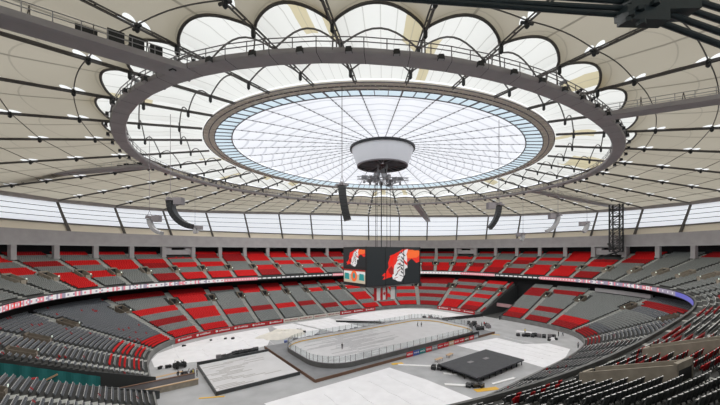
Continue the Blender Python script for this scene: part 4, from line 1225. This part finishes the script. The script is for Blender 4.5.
t = thing('ice_rink', 'white ice rink with rounded corners, boards and clear glass, in the arena centre', 'ice rink', (RCX, RCY, .55))
b = MB(); b.poly(rink_outline(-.1), .56, .72); b.build('ice_sheet', 'ice', t)
def offs(pts, d):
    out = []; L = len(pts)
    for i in range(L):
        p, q = pts[i - 1], pts[(i + 1) % L]; dx, dy = q[0] - p[0], q[1] - p[1]; l = math.hypot(dx, dy)
        out.append((pts[i][0], pts[i][1], 0, dy / l, -dx / l))
    return out
ol = offs(dense(rink_outline(0)), 0)
b = MB(); b.sweep(ol, [(0, .56), (.12, .56), (.12, 1.7), (0, 1.7)]); brd = b.build('boards', 'parapet', t)
b = MB(); b.sweep(ol, [(-.04, .72), (0, .72), (0, 1.66), (-.04, 1.66)]); b.build('inner_facing', 'white', brd)
b = MB(); b.sweep(ol, [(-.08, .72), (-.04, .72), (-.04, .95), (-.08, .95)]); b.build('kick_plate', 'yellow', brd)
b = MB(); b.sweep(ol, [(-.02, 1.66), (.16, 1.66), (.16, 1.78), (-.02, 1.78)]); b.build('dasher_cap', 'steel', brd)
gl = bpy.data.materials.new('rink_glass'); gl.use_nodes = True; g_ = gl.node_tree; g_.nodes.remove(g_.nodes['Principled BSDF'])
a_, c_, e_ = g_.nodes.new('ShaderNodeBsdfTransparent'), g_.nodes.new('ShaderNodeBsdfGlossy'), g_.nodes.new('ShaderNodeMixShader')
a_.inputs[0].default_value = (.93, .95, .95, 1); c_.inputs['Roughness'].default_value = .05; e_.inputs[0].default_value = .08
g_.links.new(a_.outputs[0], e_.inputs[1]); g_.links.new(c_.outputs[0], e_.inputs[2]); g_.links.new(e_.outputs[0], g_.nodes['Material Output'].inputs[0])
M['glass'] = gl
for i in range(len(ol)):
    x0, y0, _, nx, ny = ol[i]; x1, y1 = ol[(i + 1) % len(ol)][:2]
    b = MB(); k = 0; b.beam((x0 + (x1 - x0) * .03, y0 + (y1 - y0) * .03, 2.55), (x0 + (x1 - x0) * .97, y0 + (y1 - y0) * .97, 2.55), .02, 1.6); b.build('glass_pane', 'glass', t)
    if i % 1 == 0:
        b = MB(); b.box((x0, y0, 2.5), (.09, .09, 1.75)); b.build('glass_post', 'steel', t)
b = MB()
for x in (-21.5 + RCX, -7.6 + RCX, RCX, 7.6 + RCX, 21.5 + RCX):
    pass
# pale covered strips over the ice
for i in range(34):
    y = RCY - RY + 1.2 + i * .72; x0 = RCX - RX + 3 + rnd.uniform(0, 14) + max(0, abs(y - RCY) - 6) * .8; L = rnd.uniform(8, 22)
    b.box((min(x0 + L / 2, RCX + 18), y, .735), (L, .36, .02))
b.build('ice_cover_strip', mat('ice_strip', (.41, .41, .425), .5), t)
# advertising along the outside of the near boards
R = random.Random(5)
for i in range(13):
    x = RCX - 6 + i * 2.45
    c = ['adred', 'blue', 'teal', 'adred', 'jgrey', 'adred', 'adred', 'tan', 'adred', 'adred', 'brown', 'adred', 'jgrey'][i]
    tt = thing('dasher_banner', '%s banner panel on the near rink boards, %s from the left' % ({'adred': 'red', 'blue': 'blue', 'teal': 'teal', 'jgrey': 'grey', 'tan': 'tan', 'brown': 'brown'}[c], ORD[i + 1]), 'banner', (x, -15.45, 0), 0, 'near side banners')
    b = MB(); b.box((0, 0, .75), (2.35, .08, 1.3)); b.build('panel', c, tt, local=True)
    b = MB()
    for j in range(5): b.box((-.8 + j * .38, -.06, .8), (R.uniform(.12, .26), .03, R.uniform(.2, .5)))
    b.build('lettering', 'white', tt, local=True)
# player bench structure along the near right boards
t = thing('player_bench', 'dark covered bench frame along the near rink boards', 'bench', (20, -14.4, .55))
b = MB(); b.box((20, -14.5, 1.0), (16, .5, .1)); b.box((20, -14.9, 1.4), (16, .1, 1.1)); b.build('seat_bench', 'black', t)
b = MB()
for i in range(8): b.box((12.4 + i * 2.2, -14.6, .8), (.12, .8, .6))
b.build('bench_leg', 'black', t)

# second sheet, left of the rink
t = thing('practice_platform', 'large pale rectangular deck with dark sides on the floor left of the rink', 'platform', (-40.5, .5, 0))
b = MB(); b.poly([(-49.6, -9.2), (-32.4, -9.2), (-32.4, 9.6), (-49.6, 9.0)], .5, .6); b.build('top_sheet', 'ice', t)
b = MB(); b.poly([(-49.5, -9.1), (-32.5, -9.1), (-32.5, 9.5), (-49.5, 8.9)], 0, .5); b.build('side_skirt', 'black', t)
b = MB(); b.box((-41, -9.3, .38), (17.6, .25, .75)); b.box((-41, 9.7, .6), (17.6, .3, 1.1)); b.box((-49.7, -.1, .38), (.25, 18.6, .75)); b.build('curb_frame', 'dgrey', t)
b = MB()
R = random.Random(8)
for i in range(22): b.box((-48 + R.uniform(0, 11), -8 + i * .75, .61), (R.uniform(3, 7), .3, .02))
b.build('cover_strip', mat('cover_strip', (.40, .39, .38), .6), t)
# black stage on the right
t = thing('black_stage', 'black raised stage deck on short legs, on the white sheets at lower right', 'stage', (4.3, -31, 0))
SXa, SXb, SYa, SYb = -5.0, 14.2, -36.2, -26.0
b = MB(); b.box(((SXa + SXb) / 2, (SYa + SYb) / 2, 1.25), (SXb - SXa, SYb - SYa, .3)); b.build('deck', 'stage', t)
for i in range(9):
    for j in range(4):
        x, y = SXa + .4 + (SXb - SXa - .8) * i / 8, SYa + .4 + (SYb - SYa - .8) * j / 3
        b = MB(); b.box((x, y, .55), (.16, .16, 1.1)); b.build('leg', 'black', t)
b = MB(); b.box((SXa + 9.4, -26.6, .5), (18, .1, .9)); b.build('skirt', 'black', t)
for (x, y) in ((2.2, -29.5), (7.5, -30.2)):
    b = MB(); b.box((x, y, 1.42), (1.7, .9, .04)); b.build('deck_hatch', 'steel', t)
def sheet(pts, label, m='tarp', z=.06, name='floor_sheet', group='white floor sheets', seam=True):
    cx = sum(p[0] for p in pts) / len(pts); cy = sum(p[1] for p in pts) / len(pts)
    t = thing(name, label, 'floor sheet', (cx, cy, 0), 0, group)
    b = MB(); b.poly(pts, .004, z); b.build('sheet', m, t)
    if seam:
        xs = [p[0] for p in pts]; ys = [p[1] for p in pts]
        R2 = random.Random(int(cx * 7)); b = MB()
        for i in range(5):
            x = min(xs) + (max(xs) - min(xs)) * (i + 1) / 6
            lo = min(ys) + (max(ys) - min(ys)) * .14; hi = max(ys) - (max(ys) - min(ys)) * .14
            b.tube([(x + R2.uniform(-.3, .3), lo + (hi - lo) * j / 7, z + .01) for j in range(8)], .06, 4)
        b.build('seam', m, t)
    return t
sheet([(-43.5, -18.0), (-13.2, -18.0), (-12.6, -22), (-11.6, -28.0), (-11.4, -39.6), (-15, -40.5), (-40, -40)], 'huge white floor sheet in the bottom centre of the picture')
sheet([(14.6, -16.2), (31.8, -18.8), (31.6, -27.2), (38.6, -31.4), (37.4, -37.6), (26, -40.4), (16.2, -39.8), (16.6, -34), (15.6, -26)], 'white floor sheet behind and right of the black stage')
sheet([(4.2, -16.4), (13.8, -16.2), (14.6, -24.6), (8.0, -24.8)], 'small grey floor mat between the rink and the black stage', 'floor', .05, seam=False)
sheet([(-58.0, 15.6), (-58.2, 22), (-56.5, 27), (-49.5, 32.5), (-40, 36), (-27, 38.2), (-22, 37.5), (-25, 26), (-29.8, 17.0), (-44.5, 12.8)], 'wide white sheet sweeping along the wall at the far left of the floor')
sheet([(-20, 38.6), (-11.8, 39.0), (-8.2, 24), (-14.5, 17.6), (-19, 18.4)], 'white floor sheet beside the cream covered pile')
sheet([(-10.4, 39.2), (4.5, 39.4), (6.6, 17.6), (-5.2, 16.6)], 'square white sheet between the rink and the pale boards')
sheet([(8.5, 36.0), (20, 39.4), (33, 39.0), (45, 36.5), (52.8, 29), (54.6, 16), (54.2, 8.6), (46, 8.2), (38, 10.0), (31.0, 17.0), (18, 22.5)], 'large white sheet at the far end beyond the rink')
sheet([(45.2, -17.8), (46.6, -17.8), (49.2, -23.0), (47.8, -23.4)], 'narrow white strip on the grey floor at the right end', seam=False)

# cream covered pile
def mound(cx, cy, rx, ry, h, label, m, name='covered_pile', seed=1, group=None):
    t = thing(name, label, 'covered pile', (cx, cy, 0), 0, group)
    R2 = random.Random(seed); ph = [R2.uniform(0, 6.28) for _ in range(6)]
    b = MB()
    def f(u, v):
        a = 2 * PI * u; r = v
        pr = max(0, 1 - r ** 3.2) 
        wr = 1 + .10 * math.sin(5 * a + ph[0]) + .06 * math.sin(9 * a + ph[1])
        return (cx + rx * r * math.cos(a) * wr, cy + ry * r * math.sin(a) * wr, .05 + h * pr * (.85 + .15 * math.sin(3 * a + ph[2] + 4 * r)), u, v)
    b.grid(f, [i / 40 for i in range(41)], [.001 + i / 10 for i in range(11)]); b.uv = None
    b.build('cover', m, t, smooth=True)
    b = MB()
    for i in range(4):
        a = ph[i]; b.box((cx + rx * .95 * math.cos(a), cy + ry * .95 * math.sin(a), .3), (.9, .6, .6), a)
    b.build('weight_box', 'black', t)
mound(-21.5, 25.5, 8.0, 5.2, 1.6, 'long cream tarpaulin-covered pile between the white sheets and the rink', 'tarp2', seed=2)
mound(-43, 27.5, 9, 4.0, .55, 'low white bulge of bunched sheet on the far left floor', 'tarp', seed=4)
mound(-55.6, 14.2, 2.0, .9, .6, 'small heap of white cloth beside the black cart', 'tarp', seed=5)
mound(44, -30.2, 2.2, .8, .7, 'bright white heap of cloth against the right end wall', 'tarp', seed=6)
# raised ramp far behind the rink
t = thing('loading_ramp', 'long white-topped ramp with a black edge lying behind the rink', 'ramp', (10, 28, 0))
b = MB(); b.beam((3.5, 32.6, .55), (16.0, 20.4, .75), 1.7, .2); b.build('top', 'white', t)
b = MB(); b.beam((3.0, 31.2, .3), (15.6, 18.9, .4), .3, .75); b.beam((4.2, 33.6, .3), (16.8, 21.4, .4), .3, .6); b.build('side_beam', 'black', t)
t = thing('barrier_wall', 'low black barrier wall between the far white sheet and the tunnel mouth', 'barrier', (46, 5.6, 0))
b = MB(); b.beam((38.0, 8.1, .6), (58.5, 3.4, .6), .3, 1.2); b.build('panel', 'black', t)
for i in range(6):
    b = MB(); b.beam((37.5 + i * 4, 8.1 - i * .9, .1), (37.5 + i * 4, 6.9 - i * .9, .1), .3, .15); b.build('foot', 'steel', t)
# low walls of the ramp coming out of the near tunnel
for y, lab, m in ((2.6, 'low dark-topped wall of the tunnel ramp, on its far side', 'brown'), (-1.4, 'low beige wall of the tunnel ramp, nearest the camera', 'tan')):
    t = thing('ramp_wall', lab, 'low wall', (-62, y, 0), 0, 'tunnel ramp walls')
    b = MB(); b.box((-62.2, y, .55), (21.5, .35, 1.1)); b.build('wall_panel', 'vom' if y < 0 else 'steel', t)
    b = MB(); b.box((-62.2, y, 1.15), (21.6, .5, .12)); b.build('coping', m, t)
# floor tape marks
for (x0, y0, x1, y1, wd, lab, m) in ((-11.2, -16.6, -8.4, -17.6, 1.0, 'short yellow floor marking at the corner of the big white sheet', 'yellow'), (-8.0, -37.6, -3.2, -39.6, 1.3, 'orange-yellow floor marking beside the black stage', 'orange'), (-52.6, -8.6, -48.5, -10.6, .45, 'worn yellow floor stripe beside the pale deck at lower left', 'yellow'), (-58.5, 8.0, -53, 8.6, .9, 'faded tan floor stripe beside the black cart', 'tan'), (33, -12, 36, -17.5, .5, 'thin yellow line on the floor right of the rink', 'yellow')):
    b = MB(); b.beam((x0, y0, .03), (x1, y1, .03), wd, .05); tag(b.build('floor_marking', m), lab, 'floor marking', 'floor markings')
for (pts, lab) in (([(-10.6, -18.2), (-10.0, -17.6), (-3.4, -24.0), (-4.0, -24.6)], 'long white plank on the floor left of the black stage'), ([(-6.2, -28.4), (-5.6, -27.8), (-3.6, -30), (-4.2, -30.6)], 'short white plank beside the stage corner'), ([(-10.8, -32.4), (-10.2, -31.8), (-6.4, -35.6), (-7.0, -36.2)], 'white plank under the near corner of the stage'), ([(-2.6, -38.2), (4.5, -39.3), (4.5, -38.7), (-2.4, -37.6)], 'white plank along the near edge of the stage')):
    b = MB(); b.poly(pts, 0, .18); tag(b.build('white_plank', 'white'), lab, 'plank', 'white planks')

# small equipment -----------------------------------------------------------
def case(x, y, size, rz, label, group, m='black', z=0.0):
    t = thing('flight_case', label, 'case', (x, y, z), rz, group)
    b = MB(); b.box((0, 0, .12 + size[2] / 2), size); b.build('body', m, t, local=True)
    b = MB(); b.box((0, 0, .12 + size[2] * .72), (size[0] + .04, size[1] + .04, .06)); b.build('lid_trim', 'steel_lt', t, local=True)
    for sx in (-1, 1):
        for sy in (-1, 1):
            b = MB(); b.lathe((sx * size[0] * .4, sy * size[1] * .4, 0), [(.06, 0), (.1, .06), (.06, .12)], 8, capbot=True, captop=True); b.build('caster', 'rubber', t, local=True)
def table(x, y, rz, label, group, top='tan'):
    t = thing('folding_table', label, 'table', (x, y, 0), rz, group)
    b = MB(); b.box((0, 0, .76), (2.6, .95, .08)); b.build('tabletop', top, t, local=True)
    for sx in (-1, 1):
        for sy in (-1, 1):
            b = MB(); b.beam((sx * 1.1, sy * .38, 0), (sx * 1.0, sy * .38, .74), .07, .07); b.build('leg', 'steel', t, local=True)
table(-.4, -22.2, .1, 'long tan table standing left of the black stage', 'stage side tables')
table(4.6, -21.6, .2, 'tan table behind the first one, nearer the rink', 'stage side tables')
R = random.Random(21)
grp = [
 ('black equipment case beside the left corner of the black stage', 'stage corner cases', [(-4.6 + R.uniform(-1.6, 1.4), -25.4 + R.uniform(-1.3, 1.0)) for _ in range(5)], 1.0),
 ('dark equipment case in the pile on the grey floor at right', 'right end cases', [(39.8 + i * .75 + R.uniform(-.3, .3), -21.5 - i * 1.0 + R.uniform(-.7, .7)) for i in range(9)], 1.1),
 ('dark crate in the line behind the pale deck, left of the rink', 'crates behind the pale deck', [(-44.5 + i * 1.45, 12.0 + .25 * i + R.uniform(-.3, .3)) for i in range(8)], 1.1),
 ('dark equipment case at the far right end of the rink', 'rink end cases', [(36.8 + R.uniform(-3.0, 7), -6.5 + R.uniform(-5.0, 4.5)) for i in range(16)], 1.15),
 ('small crate in the clutter behind the far rink boards', 'clutter behind the far boards', [(-24 + i * 2.6 + R.uniform(-.8, .8), 15.6 + R.uniform(-.2, 1.0)) for i in range(17)], .8),
 ('dark crate scattered beyond the far end of the rink', 'far end crates', [(33 + R.uniform(0, 6), 7.6 + R.uniform(-2, 7)) for i in range(8)], .9),
 ('dark box by the near corner of the black stage', 'stage near corner boxes', [(-6.6, -36.6), (-5.6, -37.4), (-7.6, -35.8)], .9)]
for lab, g, ps, h in grp:
    for i, (x, y) in enumerate(ps):
        z = .55 if (-31.4 < x < 36.4 and -15.1 < y < 14.5) else 0
        case(x, y, (R.uniform(.9, 1.5), R.uniform(.7, 1.0), h * R.uniform(.7, 1.15)), R.uniform(-.6, .6), lab, g, R.choice(['black', 'black', 'steel', 'jgrey', 'blue'] if 'clutter' in lab else ['black', 'black', 'steel']), z)
# black utility cart
t = thing('utility_cart', 'black four-wheeled utility cart with a pale roof beside the white sheet', 'cart', (-53.2, 11.6, 0), .3)
b = MB(); b.box((0, 0, .75), (2.6, 1.4, .5)); b.box((-.85, 0, 1.1), (.8, 1.35, .35)); b.box((1.0, 0, 1.05), (.6, 1.35, .3), taper=.85); b.build('body', 'black', t, local=True)
b = MB(); b.box((-.1, 0, 2.0), (1.6, 1.4, .08)); b.build('roof', 'white', t, local=True)
b = MB()
for sx in (-.8, .6):
    for sy in (-.62, .62): b.beam((sx, sy, 1.0), (sx * .95, sy, 2.0), .07, .07)
b.build('roof_post', 'black', t, local=True)
b = MB(); b.box((-.1, 0, 1.15), (.5, 1.2, .2)); b.box((-.38, 0, 1.45), (.14, 1.2, .5)); b.build('seat', 'dgrey', t, local=True)
for sx in (-.85, .9):
    for sy in (-.72, .72):
        b = MB(); b.tube([(sx, sy - .12, .36), (sx, sy + .12, .36)], .36, 14); b.build('wheel', 'rubber', t, local=True)
b = MB(); b.tube([(.45, -.3, 1.1), (.3, -.3, 1.5)], .03, 5); b.tube([(.3 + .02 * math.cos(a), -.3 + .17 * math.sin(a), 1.5 + .17 * math.cos(a)) for a in [2 * PI * i / 10 for i in range(10)]], .025, 5, closed=True); b.build('steering_wheel', 'black', t, local=True)

# ------------------------------------------------------------------ people
def body_mesh(name, pose, lo, up, shoe='rubber'):
    """one continuous figure grown from a jointed skeleton"""
    V_, E_, Rr = [], [], []
    def add(p, r, par=None):
        V_.append(p); Rr.append(r); i = len(V_) - 1
        if par is not None: E_.append((par, i))
        return i
    lean = pose.get('lean', 0.0)
    def L(p):
        x, y, z = p
        if z > .95:
            dz = z - .95; return (x, y - dz * math.sin(lean), .95 + dz * math.cos(lean))
        return p
    pel = add((0, 0, .95), .145)
    wst = add(L((0, 0, 1.12)), .13, pel); chs = add(L((0, 0, 1.32)), .16, wst); nb = add(L((0, .01, 1.46)), .085, chs); nk = add(L((0, -.005, 1.52)), .06, nb)
    h1 = add(L((0, -.03, 1.60)), .085, nk); h2 = add(L((0, -.02, 1.70)), .098, h1); h3 = add(L((0, -.005, 1.77)), .07, h2)
    nose = add(L((0, -.125, 1.655)), .018, h1)
    for s, st, arm in ((-1, pose['legs'][0], pose['arms'][0]), (1, pose['legs'][1], pose['arms'][1])):
        hp = add((s * .10, 0, .88), .105, pel); kn = add((s * .11, -.04 - st * .25, .49), .07, hp); an = add((s * .12, -st * .45, .09), .048, kn)
        add((s * .13, -st * .45 - .13, .04), .042, an)
        sh = add(L((s * .19, 0, 1.41)), .075, chs); el = add(L((s * (.25 + arm[0] * .1), -arm[1] * .16, 1.14 + max(0, arm[1]) * .05)), .05, sh)
        wr = add(L((s * (.25 + arm[0] * .05), -arm[1] * .42, .90 + arm[1] * .28)), .035, el)
        dv = Vector(V_[wr]) - Vector(V_[el]); dv.normalize()
        pm = add(tuple(Vector(V_[wr]) + dv * .06), .034, wr)
        sv = Vector((0, -1, 0)); sv = (sv - dv * sv.dot(dv)).normalized()
        for j, ln in enumerate((.075, .088, .082, .062)):
            o = sv * (-.028 + j * .019) * -1
            a0 = add(tuple(Vector(V_[pm]) + dv * .035 + o), .0095, pm); a1 = add(tuple(Vector(V_[a0]) + dv * ln * .55 + Vector((-s * .006, 0, 0))), .009, a0)
            add(tuple(Vector(V_[a1]) + dv * ln * .45 + Vector((-s * .022, 0, 0))), .008, a1)
        th = add(tuple(Vector(V_[wr]) + dv * .035 + sv * .04), .011, wr); add(tuple(Vector(V_[th]) + dv * .04 + sv * .02), .009, th)
    me = bpy.data.meshes.new(name); me.from_pydata(V_, E_, []); ob = bpy.data.objects.new(name, me); COL.objects.link(ob)
    sm = ob.modifiers.new('s', 'SKIN'); sd = ob.modifiers.new('d', 'SUBSURF'); sd.levels = 1
    if not me.skin_vertices: 
        bm = bmesh.new(); bm.from_mesh(me); bm.verts.layers.skin.verify(); bm.to_mesh(me); bm.free()
    for i, sv_ in enumerate(me.skin_vertices[0].data): sv_.radius = (Rr[i], Rr[i]); sv_.use_root = (i == 0)
    dg = bpy.context.evaluated_depsgraph_get(); ev = ob.evaluated_get(dg); nm = bpy.data.meshes.new_from_object(ev); nm.name = name
    bpy.data.objects.remove(ob); nm.name = 'person_body'
    nm.materials.clear()
    for q in ('skin', lo, up, shoe): nm.materials.append(M[q])
    Ls = [L((0, 0, 1.50)), ]
    for p in nm.polygons:
        c = p.center; dz = (c.z - .95); up_ax = dz / max(.4, math.cos(lean))
        hand = abs(c.x) > .19 and min((Vector(c) - Vector(V_[i])).length for i in range(len(V_)) if Rr[i] <= .036 and Rr[i] > .03) < .075
        p.material_index = 3 if c.z < .085 else 1 if c.z < .93 and not (abs(c.x) > .21 and c.z > .6) else 0 if (up_ax > .55 and abs(c.x) < .12) else 2
        if hand: p.material_index = 0
        p.use_smooth = True
    return nm, L
protoP = {}
POSES = {'stand': dict(legs=(.05, -.05), arms=((0, .1), (0, .1))), 'walk': dict(legs=(.55, -.5), arms=((0, -.3), (0, .5)), lean=.06), 'work': dict(legs=(.2, -.25), arms=((0, .8), (0, .9)), lean=.45), 'lookout': dict(legs=(.1, -.12), arms=((.6, .5), (.6, .5)), lean=.05)}
def person(x, y, z, rz, pose, lo, up, label, group=None, hat='hair'):
    key = (pose, lo, up)
    if key not in protoP: protoP[key] = body_mesh('person', POSES[pose], lo, up)
    nm, L = protoP[key]
    ob = bpy.data.objects.new('person', nm); COL.objects.link(ob); ob.location = (x, y, z); ob.rotation_euler = (0, 0, rz)
    tag(ob, label, 'person', group)
    lean = POSES[pose].get('lean', 0)
    b = MB()
    for zz, r, yo in ((1.66, .098, .02), (1.70, .112, .012), (1.76, .108, .004), (1.80, .085, .0), (1.835, .03, .0)):
        for k in range(12):
            a = 2 * PI * k / 12; b.v.append(L((r * .92 * math.cos(a), yo + r * math.sin(a) * (1.0 if math.sin(a) > 0 else (.55 if zz < 1.72 else .95)), zz)))
    for i in range(4):
        for k in range(12): b.face((i * 12 + k, i * 12 + (k + 1) % 12, (i + 1) * 12 + (k + 1) % 12, (i + 1) * 12 + k))
    b.face([48 + k for k in range(12)])
    b.build('hair', hat, ob, local=True, smooth=True)
    for s in (-1, 1):
        e = MB(); p = L((s * .036, -.112, 1.685)); e.lathe(p, [(.001, -.012), (.012, 0), (.001, .012)], 6); e.build('eye', 'black', ob, local=True)
        e = MB(); p = L((s * .098, -.015, 1.66)); e.lathe(p, [(.004, -.035), (.018, 0), (.004, .035)], 6); e.build('ear', 'skin', ob, local=True)
    e = MB(); p = L((0, -.108, 1.605)); e.box(p, (.05, .02, .012)); e.build('mouth', 'jred', ob, local=True)
    return ob
zi = .72
person(-15.6, -1.3, zi, 2.2, 'stand', 'jeans', 'jblack', 'person in black standing alone in the middle of the ice')
person(20.4, 4.6, zi, .6, 'walk', 'jeans', 'jblack', 'person in dark clothes at the far end of the ice, left one of two')
person(21.5, 3.8, zi, -1.0, 'stand', 'jeans', 'jgrey', 'person in grey jacket at the far end of the ice, right one of two')
person(18.0, -13.2 - 1.0, .55, 1.0, 'work', 'jeans', 'jblack', 'person in dark clothes leaning at the near rink boards')
crew = [(-54.4, 4.6, 'walk', 'jblack', 'person in black walking at the left of the group by the tunnel ramp'), (-53.6, 3.9, 'stand', 'jblack', 'tall dark figure standing at the group by the tunnel ramp'), (-52.6, 4.3, 'work', 'jgrey', 'person in grey bending over a case by the tunnel ramp'), (-51.6, 3.7, 'stand', 'hivis', 'person in a yellow vest by the end of the tunnel ramp'), (-50.9, 3.3, 'stand', 'jblack', 'person in black farthest right by the tunnel ramp')]
for x, y, ps, c, lab in crew: person(x, y, 0, rnd.uniform(0, 6.28), ps, 'jeans', c, lab, 'crew by the tunnel ramp')
for i, (x, y) in enumerate(((-53.2, 5.0), (-51.6, 4.9))): case(x, y, (1.2, .8, .9), .2 + i, 'black equipment case among the crew by the tunnel ramp', 'tunnel ramp cases')
end_crew = [(38.2, -5.2, 'stand', 'jblack', 'person in black standing at the right end of the rink by the cases'), (39.5, -6.5, 'work', 'jblack', 'person in black bending over cases at the right end of the rink'), (41.2, -7.4, 'stand', 'jgrey', 'person in grey standing at the right end of the rink'), (42.4, -8.6, 'walk', 'jblack', 'person in black walking right of the rink'), (43.4, -7.0, 'stand', 'jred', 'person in a red jacket standing right of the rink'), (35.6, 10.2, 'work', 'jblack', 'person bending down beyond the far end of the rink'), (34.2, 11.5, 'stand', 'jred', 'person in red standing beyond the far end of the rink'), (49.8, -29.6, 'stand', 'jblack', 'person in black near the right end wall'), (51.0, -30.4, 'walk', 'jgrey', 'person in grey near the right end wall'), (40.2, -38.6, 'stand', 'jgrey', 'person in grey at the corner of the white sheet by the near seats'), (44.6, -21.4, 'stand', 'hivis', 'person in a pale yellow top at the dark equipment pile')]
for x, y, ps, c, lab in end_crew: person(x, y, .0, rnd.uniform(0, 6.28), ps, 'jeans', c, lab, 'crew around the far floor')
